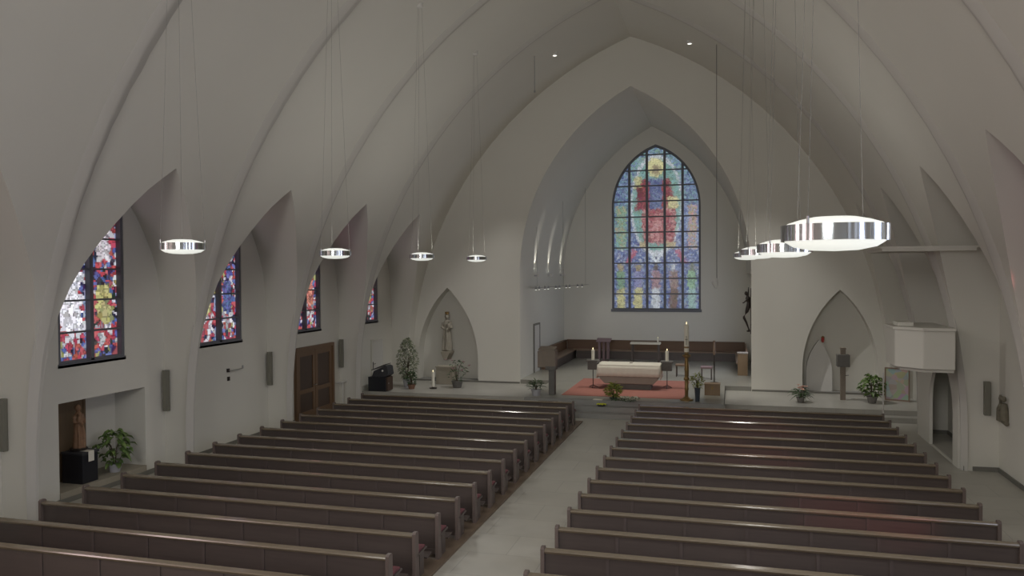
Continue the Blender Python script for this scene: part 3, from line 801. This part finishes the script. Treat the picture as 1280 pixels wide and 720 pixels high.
def candle(x, y, z, r, h, label, cat='candle', holder=None):
    t = thing('candle', label, cat, (x, y, z))
    MB().lathe([(r, 0), (r, h - .01), (r * .8, h), (r * .3, h - .005)], n=14).build('wax', M['wax'], t, smooth=True)
    MB().tube([(0, 0, h - .01), (0, 0, h + .02)], .003, 5).build('wick', M['black'], t)
    MB().lathe([(.0001, h + .01), (r * .35, h + .03), (r * .25, h + .055), (.0001, h + .085)], n=8).build('flame', M['flame'], t, smooth=True)
    return t
def candlestick(x, y, h, label):
    t = thing('floor_candlestick', label, 'candlestick', (x, y, ZF + .013))
    for k in range(3):
        a = 2.1 * k + .5; MB().tube([(0, 0, .10), (.17 * math.cos(a), .17 * math.sin(a), .015)], .012, 6).build('leg', M['bronze'], t)
    MB().tube([(0, 0, .06), (0, 0, h - .32)], .014, 8).build('shaft', M['bronze'], t)
    MB().box(-.16, .16, -.16, .16, h - .32, h - .05).box(-.2, .2, -.2, .2, h - .05, h).build('head', M['stone_dark'], t)
    return t
candlestick(-1.12, 26.5, .95, 'dark floor candlestick with square head left of the altar')
candle(-1.12, 26.5, ZF + .964, .055, .34, 'thick white candle, lit, left of the altar')
candlestick(1.33, 26.9, .92, 'dark floor candlestick with square head right of the altar')
candle(1.33, 26.9, ZF + .934, .055, .34, 'thick white candle, lit, right of the altar')

# paschal candle
t = thing('paschal_candlestick', 'tall aged brass candlestick right of the altar carrying the tall candle', 'candlestick', (2.09, 24.62, ZF))
MB().lathe([(.2, 0), (.2, .03), (.13, .06), (.05, .12), (.055, .3), (.07, .35), (.055, .4), (.06, .9), (.07, .95), (.06, 1.0), (.055, 1.3), (.13, 1.36), (.13, 1.39), (.06, 1.42), (.06, 1.48)], n=18).build('stem', M['brass'], t, smooth=True)
MB().lathe([(.075, .62), (.09, .66), (.075, .70)], n=16).build('knop', M['brass'], t, smooth=True)
t = thing('paschal_candle', 'very tall white paschal candle with dark ornament bands', 'candle', (2.09, 24.62, ZF + 1.481))
MB().lathe([(.072, 0), (.072, .82), (.03, .84)], n=16).build('wax', M['wax'], t, smooth=True)
MB().box(-.010, .010, -.078, -.066, .22, .50).box(-.035, .035, -.078, -.066, .38, .40).build('cross_emblem', M['stone'], t)
MB().lathe([(.074, .12), (.074, .17)], n=16).build('ornament_band', M['brass'], t)
MB().lathe([(.0001, .85), (.02, .87), (.012, .90), (.0001, .94)], n=8).build('flame', M['flame'], t)

# ambo / lectern left
t = thing('ambo', 'brown stone lectern with block head on a dark pillar left of the altar', 'lectern', (-2.24, 24.85, ZF))
MB().box(-.03, .16, -.12, .14, 0, .85).build('pillar', M['stone_dark'], t, bevel=.01)
MB().box(-.13, .20, -.16, .18, .80, .92).build('shelf', M['stone_dark'], t)
MB().prism([(-.39, .86), (.20, .92), (.20, 1.42), (-.02, 1.46), (-.39, 1.40)], 'Y', -.14, .22).build('head', M['stone'], t, bevel=.015)
MB().prism([(-.16, 1.43), (.26, 1.50), (.26, 1.53), (-.16, 1.46)], 'X', -.36, .18).build('book_rest', M['stone'], t)

# choir bench along the left side, the apse wall and the right end
def bench(name, label, x0, x1, y0, y1, ax):
    t = thing(name, label, 'bench', (0, 0, ZF), 'wooden choir benches round the apse')
    return t
t = bench('choir_bench', 'long dark choir bench along the apse wall under the big window', 0, 0, 0, 0, 0)
MB().box(-3.9, 4.0, 35.88, 35.96, .3, .82).box(-3.9, 4.0, 35.84, 35.98, .78, .83).build('backrest', M['bench'], t)
MB().box(-3.4, 4.0, 35.42, 35.88, .36, .41).build('seat', M['benchseat'], t)
MB().box(-3.4, 4.0, 35.50, 35.86, 0, .36).build('front_panel', M['pew'], t)
for x in (-2.2, -.9, .4, 1.7, 3.0): MB().box(x - .03, x + .03, 35.44, 35.5, 0, .36).build('leg', M['pew'], t)
t = bench('choir_bench', 'dark choir bench along the left chancel wall', 0, 0, 0, 0, 0)
MB().box(-4.0, -3.92, 31.2, 35.84, .3, .82).box(-4.02, -3.88, 31.2, 35.8, .78, .83).build('backrest', M['bench'], t)
MB().box(-3.92, -3.42, 31.2, 35.86, .36, .41).build('seat', M['benchseat'], t)
MB().box(-3.9, -3.5, 31.25, 35.86, 0, .36).build('front_panel', M['pew'], t)
MB().box(-4.02, -3.40, 31.12, 31.2, 0, .84).build('end_panel', M['bench'], t)
t = bench('choir_bench', 'short dark choir bench by the right chancel wall', 0, 0, 0, 0, 0)
MB().box(3.98, 4.05, 31.6, 35.38, .3, .82).build('backrest', M['bench'], t)
MB().box(3.6, 3.98, 31.6, 35.38, .36, .41).build('seat', M['benchseat'], t)
MB().box(3.66, 3.98, 31.65, 35.38, 0, .36).build('front_panel', M['pew'], t)
t = thing('wooden_chest', 'upright light brown wooden chest at the right chancel wall', 'chest', (3.9, 31.1, ZF))
MB().box(-.24, .12, -.22, .22, 0, .82).build('body', M['oak'], t, bevel=.008)
MB().box(-.26, .14, -.24, .24, .82, .86).build('lid', M['stone'], t)
MB().box(-.2, .08, -.226, -.22, .08, .74).build('door', M['oak'], t)
# mauve covered small lectern
t = thing('small_lectern', 'small mauve draped reading stand before the apse bench', 'lectern', (-2.0, 34.6, ZF))
MB().box(-.05, .05, -.05, .05, 0, .85).box(-.2, .2, -.2, .2, 0, .03).build('stand', M['purple'], t)
MB().box(-.24, -.14, -.12, .12, .1, .88).box(.14, .24, -.12, .12, .1, .88).build('side_drape', M['purple'], t)
MB().prism([(-.2, .86), (.2, .98), (.2, 1.01), (-.2, .89)], 'X', -.32, .32).build('top', M['purple'], t)
# credence table
t = thing('credence_table', 'slim white topped table behind the altar', 'table', (-.1, 33.9, ZF))
MB().box(-.63, .63, -.25, .25, .86, .93).build('table_top', M['cloth'], t)
for sx in (-.55, .55):
    for sy in (-.2, .2): MB().box(sx - .03, sx + .03, sy - .03, sy + .03, 0, .86).build('leg', M['pew'], t)
candle(.42, 33.9, ZF + .931, .03, .16, 'small white candle on the white topped table')
# stools right of the altar
for (x, y, w, lb) in ((1.65, 30.2, .5, 'low brown stool behind the right candlestick'), (2.55, 29.6, .42, 'low dark stool behind the tall candle')):
    t = thing('low_stool', lb, 'stool', (x, y, ZF), 'low stools in the chancel')
    MB().box(-w / 2, w / 2, -.2, .2, .40, .47).build('seat', M['benchseat'] if w > .45 else M['purple'], t, bevel=.01)
    for sx in (-1, 1):
        for sy in (-1, 1): MB().box(sx * (w / 2 - .04) - .02, sx * (w / 2 - .04) + .02, sy * .16 - .02, sy * .16 + .02, 0, .40).build('leg', M['pew'], t)
t = thing('processional_stand', 'thin pole stand with small pale head right of the tall candle', 'stand', (2.84, 28.6, ZF))
MB().tube([(0, 0, 0), (0, 0, 1.05)], .02, 8).build('pole', M['bronze'], t)
MB().lathe([(.035, 1.0), (.045, 1.1), (.03, 1.45), (.05, 1.5)], n=10).build('head', M['benchseat'], t)
MB().lathe([(.16, 0), (.15, .03), (.02, .05)], n=14).build('base', M['bronze'], t)
t = thing('gilded_box', 'square golden brown wooden box on the chancel floor right of the vase', 'box', (2.83, 25.9, ZF))
MB().box(-.24, .24, -.18, .18, 0, .34).build('body', M['oak'], t, bevel=.01)
MB().box(-.25, .25, -.19, .19, .34, .37).build('lid', M['oak'], t)
MB().box(-.03, .03, -.19, -.18, .2, .28).build('clasp', M['brass'], t)

# ------------------------------------------------------------------ plants and flowers
def plant(name, label, loc, pot, pmat, n, rad, h, L, w, mat, droop=.6, z0=None, stems=8, spread=1.0, extra=None, cat='plant'):
    """pot: (radius, height) ; leaves fill an ellipsoid of radius rad, height h above the pot"""
    t = thing(name, label, cat, loc)
    pr, ph = pot
    MB().lathe([(pr * .72, 0), (pr, ph), (pr * 1.06, ph), (pr * 1.06, ph - .03 if ph > .06 else ph * .6), (pr * .95, ph - .01)], n=18).build('pot', pmat, t, smooth=True)
    MB().lathe([(pr * .9, ph - .025), (.0001, ph - .02)], n=14).build('soil', M['soil'], t)
    s = MB(); f = MB(); rg = random.Random(sum(map(ord, label)))
    for k in range(stems):
        a = rg.uniform(0, 2 * PI); r_ = rg.uniform(.2, .9) * rad * .8; zz = ph + h * rg.uniform(.5, .95)
        s.tube([(0.02 * math.cos(a), .02 * math.sin(a), ph - .03), (r_ * .3 * math.cos(a), r_ * .3 * math.sin(a), ph + (zz - ph) * .6), (r_ * math.cos(a), r_ * math.sin(a), zz)], [.011, .008, .004], 5)
    for k in range(n):
        a = rg.uniform(0, 2 * PI); cz = rg.uniform(0, 1); rr_ = rad * math.sqrt(rg.uniform(0.02, 1)) * math.sin(PI * min(1, max(.12, cz * .85 + .12)))
        p = (rr_ * .75 * math.cos(a), rr_ * .75 * math.sin(a), ph + cz * h)
        a2 = a + rg.uniform(-.9, .9)
        f.leaf(p, (math.cos(a2), math.sin(a2), rg.uniform(-.1, .9) * spread), L * rg.uniform(.6, 1.15), w * rg.uniform(.7, 1.1), droop)
    s.build('stem', M['bark'], t); f.build('foliage', mat, t)
    if extra:
        for nm, em, cnt, rr2, zlo, zhi, sz in extra:
            for k in range(cnt):
                a = rg.uniform(0, 2 * PI); r_ = rr2 * rg.uniform(.2, 1)
                p = (r_ * math.cos(a), r_ * math.sin(a), ph + rg.uniform(zlo, zhi))
                b = MB()
                for q in range(6):
                    aa = q * PI / 3; b.leaf((0, 0, 0), (math.cos(aa), math.sin(aa), .6), sz, sz * .7, .5)
                b.ball((0, 0, .006), sz * .25, 6, 4); b.build(nm, em, t, loc=p)
    return t
plant('potted_philodendron', 'bushy green leafy plant beside the saint in the left wall niche', (-9.24, 13.80, .22), (.14, .18), M['potpale'], 95, .44, .68, .22, .13, M['leafm'], .9)
plant('potted_ficus', 'tall variegated potted tree left of the Madonna niche', (-7.85, 26.3, .3), (.17, .30), M['potpale'], 760, .50, 1.45, .12, .07, M['leafv'], .7, stems=10)
plant('potted_shrub', 'dark green bush at the foot of the tall potted tree', (-7.50, 25.85, .3), (.14, .16), M['potterra'], 150, .26, .45, .12, .06, M['leafd'], .7)
plant('flower_arrangement', 'dark pot of loose mauve and green flowers beneath the Madonna', (-6.02, 26.5, .3), (.20, .24), M['stone_dark'], 90, .48, .72, .13, .06, M['leafd'], .5,
      extra=[('blossom', M['petalm'], 16, .5, .25, .78, .06)], cat='flowers')
plant('spiky_plant', 'dark spiky plant in a pale pot left of the lectern pillar', (-2.62, 24.45, ZF), (.16, .20), M['potpale'], 90, .22, .25, .30, .035, M['leafd'], .35, spread=1.3)
plant('vase_bouquet', 'yellow green bouquet in a tall dark vase right of the altar', (2.42, 24.45, ZF), (.09, .42), M['vase'], 110, .24, .42, .14, .05, M['leafy'], .3, spread=1.4, extra=[('blossom', M['petalw'], 8, .2, .1, .4, .05)], cat='flowers')
plant('potted_lily', 'low pot of peach flowers before the right end niche', (5.5, 26.0, .3), (.13, .16), M['potgrey'], 90, .22, .22, .30, .04, M['leafd'], .6, spread=1.2, extra=[('blossom', M['petalp'], 12, .17, .2, .38, .07)], cat='flowers')
plant('rubber_plant', 'green broad leaved plant near the pulpit beside the right niche', (7.62, 26.4, .3), (.16, .20), M['potgrey'], 130, .44, .62, .22, .13, M['leafm'], .7)
# arrangement on the chancel steps
plant('step_bouquet', 'yellow green flower bouquet standing on the middle of the chancel steps', (-.12, 24.32, ZF), (.12, .05), M['vase'], 190, .30, .42, .18, .06, M['leafy'], .4, spread=1.2, cat='flowers')
t = thing('trailing_flowers', 'white and green trailing flowers lying on the chancel steps', 'flowers', (.22, 24.02, .458))
b = MB()
rg = random.Random(4)
for k in range(60):
    x = rg.uniform(-.30, .42); b.leaf((x, -.09 + rg.uniform(-.08, .08), .02 + rg.uniform(0, .06)), (rg.uniform(-1, 1), rg.uniform(-1, .4), rg.uniform(0, .6)), .14, .05, .6)
b.build('foliage', M['leafd'], t)
for k in range(20):
    x = rg.uniform(-.05, .5)
    b = MB()
    for q in range(6): b.leaf((0, 0, 0), (math.cos(q), math.sin(q), .5), .12, .08, .6)
    b.build('blossom', M['petalw'], t, loc=(x, -.12 + rg.uniform(-.05, .08), .03 + rg.uniform(0, .09)))
t = thing('white_card', 'small white sheet lying at the top of the chancel steps', 'paper', (-.62, 24.03, .456))
MB().prism([(-.10, 0), (.2, 0), (.22, .02), (-.06, .03)], 'Y', -.05, .07).build('sheet', M['cloth'], t)
t = thing('yellow_posy', 'tight yellow flower posy on a lower chancel step', 'flowers', (-.42, 23.82, .301))
MB().lathe([(.10, 0), (.14, .03), (.12, .05)], n=12).build('dish', M['darkgrey'], t)
for k in range(14):
    a = k * 2.4; r_ = .02 + .012 * k ** .9
    MB().ball((r_ * math.cos(a), r_ * math.sin(a) * .7, .065), (.03, .03, .022), 7, 5).build('blossom', M['petaly'], t)

# ------------------------------------------------------------------ left end corner: organ, candle, pedestal
t = thing('console_organ', 'small black console organ at the left end of the sanctuary', 'organ', (-8.35, 25.25, .3))
MB().box(-.42, .25, -.25, .25, 0, .5).build('body', M['black'], t, bevel=.01)
MB().box(.25, .30, -.22, .22, .03, .5).build('side_panel', M['doordark'], t)
k_ = MB().prism([(-.30, .50), (.22, .50), (.34, .58), (.30, .86), (.20, .90), (-.22, .70)], 'Y', -.22, .24)
k_.build('key_desk', M['darkgrey'], t, bevel=.01)
MB().prism([(-.28, .73), (.22, .93), (.21, .95), (-.29, .75)], 'Y', -.26, .26).build('music_lid', M['black'], t)
MB().ball((.12, -.24, .72), .035, 8, 6).build('lamp_knob', M['white'], t)
MB().ball((.28, -.12, .28), .035, 8, 6).build('lock_plate', M['steel'], t)
t = thing('candle_stand', 'low dark saucer carrying the slim lit candle at the Madonna niche', 'candle holder', (-6.78, 26.1, .3))
MB().lathe([(.12, 0), (.14, .03), (.05, .04), (.05, .06)], n=14).build('dish', M['bronze'], t)
candle(-6.78, 26.1, .361, .055, .52, 'slim white candle, lit, on the floor before the Madonna')
t = thing('stone_pedestal', 'plain beige stone pedestal beneath the Madonna', 'pedestal', (-6.75, 27.35, .3))
MB().box(-.32, .32, -.22, .22, 0, .62).build('block', M['console'], t, bevel=.01)
MB().box(-.34, .34, -.24, .24, .62, .66).build('cap', M['console'], t)
# ------------------------------------------------------------------ right end: stele, sanctuary lamp, inner arch
t = thing('tabernacle_stele', 'dark stone post with square box near its top before the right niche', 'stele', (6.82, 26.75, .3))
MB().box(-.075, .075, -.07, .07, 0, 1.63).build('post', M['stone'], t)
MB().box(-.19, .19, -.16, .16, 1.06, 1.44).build('tabernacle_box', M['stone_dark'], t, bevel=.01)
MB().box(-.085, .085, -.08, .08, 1.60, 1.66).build('cap', M['stone'], t)
MB().tube([(.06, -.08, .78), (.16, -.1, .8)], .008, 6).build('hook', M['bronze'], t)
t = thing('sanctuary_lamp', 'small red glass sanctuary lamp on the wall inside the right niche', 'lamp', (6.40, YE + .40, 1.98))
MB().lathe([(.035, 0), (.05, .04), (.05, .14), (.04, .16)], n=12).build('glass_cup', M['redglass'], t)
MB().tube([(0, 0, .0), (0, .12, -.03)], .01, 6).build('wall_arm', M['brass'], t)
MB().lathe([(.055, .16), (.06, .175), (.0001, .22)], n=12).build('cap', M['brass'], t)
extr('wall_niche_slab', arch(6.28, .42, .33, .9, 2.05, 10), YE + .36, YE + .5, M['plaster'])
slab('trim_3', arch(6.28, .42, .33, .9, 2.05, 10), [], 'Y', YE + .36, YE + .52, M['white'])

# ------------------------------------------------------------------ pulpit on the right
def oct_(g=0.0): return [(7.97, 18.5 - g), (7.35 - g * .4, 18.5 - g), (6.88 - g, 19.0 - g * .4), (6.86 - g, 19.9 + g * .4), (7.35 - g * .4, 20.4 + g), (7.97, 20.4 + g)]
t = thing('pulpit', 'white angular pulpit basket projecting from the right wall pier', 'pulpit', (0, 0, 0))
MB().prism(oct_(), 'Z', 2.27, 3.10).build('basket', M['plaster'], t, bevel=.02)
MB().prism(oct_(.04), 'Z', 3.10, 3.16).build('rim', M['plaster'], t)
MB().prism(oct_(-.12), 'Z', 2.20, 2.27).build('under_moulding', M['plaster'], t)
MB().prism([(6.98, 19.2), (6.98, 19.7), (7.3, 19.7), (7.3, 19.2)], 'Z', 3.16, 3.24).build('book_rest', M['plaster'], t)
t = thing('railing_pole', 'thin white pole standing behind the right pew ends below the pulpit', 'pole', (7.24, 22.4, 0))
MB().tube([(0, 0, .02), (0, 0, 1.72)], .018, 8).build('shaft', M['white'], t)
MB().lathe([(.08, 0), (.08, .02), (.02, .03)], n=12).build('base_plate', M['steel'], t)
t = thing('sounding_board', 'thin white canopy slab above the pulpit', 'canopy', (0, 0, 0))
MB().box(6.5, 8.3, 18.3, 20.2, 4.80, 4.86).build('board', M['plaster'], t)
MB().box(6.46, 8.34, 18.26, 20.24, 4.86, 4.90).build('edge', M['plaster'], t)
# low wall with pointed passage under the pulpit
slab('wall_passage', [(19.35, 0), (19.35, 2.45), (23.2, 2.45), (23.2, 0)], [arch(20.85, 1.08, .002, 1.05, 2.25, 10)], 'X', 8.23, 8.31, M['plaster'])
struct(MB().box(8.31, 8.99, 19.4, 23.15, 2.35, 2.45).build('ceiling_passage', M['plaster']))
# painting standing at the right platform
t = thing('framed_painting', 'colourful abstract painting leaning near the pulpit post', 'painting', (8.42, 26.9, .3), rz=-.35)
pm, nt, bs = new_mat('painting_canvas')
tc = nt.nodes.new('ShaderNodeTexCoord'); vn = nt.nodes.new('ShaderNodeTexVoronoi'); vn.inputs['Scale'].default_value = 5
nt.links.new(tc.outputs['Object'], vn.inputs['Vector'])
hs = nt.nodes.new('ShaderNodeMix'); hs.data_type = 'RGBA'; hs.inputs[0].default_value = .22
hs.inputs[6].default_value = (.40, .38, .33, 1); nt.links.new(vn.outputs['Color'], hs.inputs[7]); nt.links.new(hs.outputs[2], bs.inputs['Base Color'])
MB().box(-.32, .32, -.01, .01, .05, 1.0).build('canvas', pm, t)
MB().box(-.36, -.32, -.02, .02, 0, 1.04).box(.32, .36, -.02, .02, 0, 1.04).box(-.32, .32, -.02, .02, 0, .05).box(-.32, .32, -.02, .02, 1.0, 1.04).build('frame', M['benchseat'], t)
# clay relief on the right wall
t = thing('wall_relief', 'brown clay relief of two leaning figures on the right wall', 'relief', (XW - .03, 18.75, 1.16))
figure_mesh('relief_body', [('t', [(-.03, -.10, .05), (-.04, -.08, .3), (-.04, -.1, .42)], [.09, .08, .05]), ('b', (-.05, -.10, .51), (.05, .05, .065)),
    ('t', [(-.03, .12, .02), (-.04, .10, .28), (-.04, .07, .40)], [.10, .09, .05]), ('b', (-.05, .08, .50), (.05, .05, .062)),
    ('t', [(-.06, -.08, .36), (-.1, .02, .28), (-.06, .1, .34)], [.035, .03, .035]), ('t', [(-.02, -.2, .0), (-.02, .22, .04)], .05),
    ('t', [(-.02, .2, .1), (-.02, .22, .56)], .03)], M['relief'], t, voxel=.014)

# ------------------------------------------------------------------ hanging microphone / cables in front of the chancel
t = thing('hanging_microphone', 'thin hanging cable with small hooked microphone before the right of the chancel', 'microphone', (3.0, 24.0, 3.9))
MB().tube([(0, 0, .28), (0, 0, 7.15)], .012, 6).build('cable', M['cable'], t)
MB().tube([(0, 0, .3), (.03, 0, .1), (0, 0, 0), (-.06, 0, .02), (-.10, 0, .12)], .022, 8).build('hook_arm', M['white'], t)
MB().tube([(-.10, 0, .10), (-.13, 0, .2)], .03, 8).build('capsule', M['white'], t)
t = thing('hanging_cable', 'thin short steel cable hanging left of the chancel arch top', 'cable', (-2.5, 24.0, 10.05))
MB().tube([(0, 0, 0), (0, 0, 1.1)], .012, 6).build('wire', M['steel'], t)
MB().lathe([(.02, -.04), (.03, .0), (.02, .03)], n=8).build('weight', M['steel'], t)

# recessed ceiling spots in the last bay
def spot(loc, target, energy, angle, color=(1, .95, .85), blend=.5, size=.02):
    l = bpy.data.lights.new('spot_light', 'SPOT'); l.energy = energy; l.spot_size = angle; l.spot_blend = blend; l.color = color; l.shadow_soft_size = size
    o = bpy.data.objects.new('spot_light', l); COL.objects.link(o); o.location = loc
    o.rotation_euler = (Vector(target) - Vector(loc)).to_track_quat('-Z', 'Y').to_euler()
for x, lb in ((-2.2, 'small round ceiling spot left of the vault ridge'), (2.15, 'small round ceiling spot right of the vault ridge')):
    zc = ZC + math.sqrt((RR + OFF) ** 2 - (abs(x) + EE) ** 2)
    t = thing('ceiling_spot', lb, 'ceiling light', (x, 25.6, zc - .03), 'recessed ceiling spots')
    MB().lathe([(.085, -.04), (.10, -.03), (.10, .12)], n=16).build('housing', M['white'], t)
    MB().lathe([(.0001, -.05), (.06, -.045), (.07, -.035)], n=14).build('lens', M['spotglow'], t)
    spot((x, 25.6, zc - .12), (0.2 + x * .2, 28.6, .5), 1300, .8)
    spot((x, 25.6, zc - .12), (x * 2.9, 26.8, .2), 1900 if x < 0 else 2500, .66, (1, .97, .93), 1.0)
# wall uplights on the left chancel wall
for i, (y, lb) in enumerate(((30.25, 'nearest'), (32.65, 'middle'), (35.1, 'farthest'))):
    t = thing('wall_uplight', 'small wall uplight on the left chancel wall, %s of the three' % lb, 'wall lamp', (-4.0, y, 4.28), 'wall uplights in the chancel')
    MB().lathe([(.05, -.06), (.07, .0), (.07, .05), (.05, .05), (.05, .02)], (0.09, 0, 0), 14).build('bowl', M['white'], t)
    MB().lathe([(.0001, .045), (.048, .045)], (0.09, 0, 0), 12).build('lens', M['spotglow'], t)
    MB().box(-.08, .05, -.03, .03, -.04, .02).build('wall_arm', M['steel'], t)
    spot((-3.91, y, 4.36), (-4.15, y, 6.2), 60, .55, size=.02)
# cable track with five pairs of spots
tr = thing('track_light_wire', 'thin pair of wires carrying small spots along the left of the chancel', 'cable track', (0, 0, 0))
TA, TB = Vector((-3.86, 29.6, 3.80)), Vector((-2.95, 35.6, 3.82))
dv = (TB - TA).normalized(); nv = dv.cross(Vector((0, 0, 1)))
MB().tube([TA - dv * .5 + nv * .04, TB + dv * .3 + nv * .04], .006, 5).build('wire', M['cable'], tr)
MB().tube([TA - dv * .5 - nv * .04, TB + dv * .3 - nv * .04], .006, 5).build('wire', M['cable'], tr)
for q in (.02, .5, .98):
    p = TA.lerp(TB, q); xx = abs(p.x); h_ = 4.3 + math.sqrt(max(7.46 ** 2 - (xx + 3.38) ** 2, 0))
    MB().tube([p, (p.x, p.y, h_)], .005, 5).build('suspension', M['cable'], tr)
k = 0
for q in (.0, .055, .155, .215, .355, .425, .56, .63, .80, .90):
    p = TA.lerp(TB, q); k += 1
    t = thing('track_spot', 'small glowing spot on the chancel wires, %s from the camera' % ORD[k - 1], 'spotlight', tuple(p), 'small spots on the chancel wires')
    MB().lathe([(.025, .06), (.035, .0), (.055, -.07)], n=10).build('shade', M['steel'], t)
    MB().lathe([(.0001, -.085), (.05, -.07), (.052, -.065)], n=10).build('lens', M['spotglow'], t)
    spot((p.x, p.y, p.z - .1), ((p.x + 3.0, p.y + 1.5, 1.2) if k % 2 else (p.x + 2.6, 35.0, .3)), 8, 1.9, (1, .97, .95), .9, .04)

# ------------------------------------------------------------------ daylight at the unseen side windows, fill at the added rear one
def area(loc, rot, sx, sy, e, col):
    l = bpy.data.lights.new('window_daylight', 'AREA'); l.shape = 'RECTANGLE'; l.size = sx; l.size_y = sy; l.energy = e; l.color = col
    if abs(loc[0]) < 1: l.spread = 1.75
    o = bpy.data.objects.new('window_daylight', l); COL.objects.link(o); o.location = loc; o.rotation_euler = rot
for c in CY[:4]:
    area((XW - .06, c, 4.5), (0, PI / 2, 0), 3.4, 1.5, 90, (.72, .78, 1.0))
for c in CY[:3]:
    area((-XW + .06, c, 4.5), (0, -PI / 2, 0), 3.4, 1.5, 110, (1.0, .76, .76))
area((0, YB + .3, 7.6), (PI / 2, 0, 0), 4.0, 4.6, 260, (.99, .95, .90))  # fill light at the added rear window, thrown toward the end wall

# sun patches coming through the red glass of the right hand windows
for (c, ty, tx, e) in ((CY[3], 13.2, 5.4, 1400), (CY[4], 17.4, 3.6, 1400), (CY[4], 20.7, 3.4, 1100)):
    spot((XW - .25, c, 5.0), (tx, ty - .2, .6), e * .5, .30, (1.0, .16, .16), .8, .05)
w = bpy.data.worlds.new('World'); SC.world = w; w.use_nodes = True
bg = w.node_tree.nodes['Background']; bg.inputs[0].default_value = (.62, .68, .80, 1); bg.inputs[1].default_value = .5

# ------------------------------------------------------------------ camera
YAW, PIT, ROL = .2697, .0197, -.0062
fw = Vector((-math.sin(YAW) * math.cos(PIT), math.cos(YAW) * math.cos(PIT), -math.sin(PIT)))
r0 = Vector((math.cos(YAW), math.sin(YAW), 0)); u0 = r0.cross(fw)
r = r0 * math.cos(ROL) + u0 * math.sin(ROL); u = -r0 * math.sin(ROL) + u0 * math.cos(ROL)
cam = bpy.data.cameras.new('camera'); co = bpy.data.objects.new('camera', cam); COL.objects.link(co)
co.matrix_world = Matrix(((r.x, u.x, -fw.x, 3.36), (r.y, u.y, -fw.y, 0), (r.z, u.z, -fw.z, 4.40), (0, 0, 0, 1)))
cam.sensor_width = 36; cam.lens = 983.6 * 36 / 1280; cam.clip_end = 200
SC.camera = co
SC.view_settings.view_transform = 'Standard'; SC.view_settings.look = 'None'; SC.view_settings.gamma = 1
SC.view_settings.exposure = -0.2
SC.view_settings.use_curve_mapping = False
SC.cycles.use_denoising = True
SC.cycles.max_bounces = 8; SC.cycles.diffuse_bounces = 5
SC.cycles.sample_clamp_indirect = 4
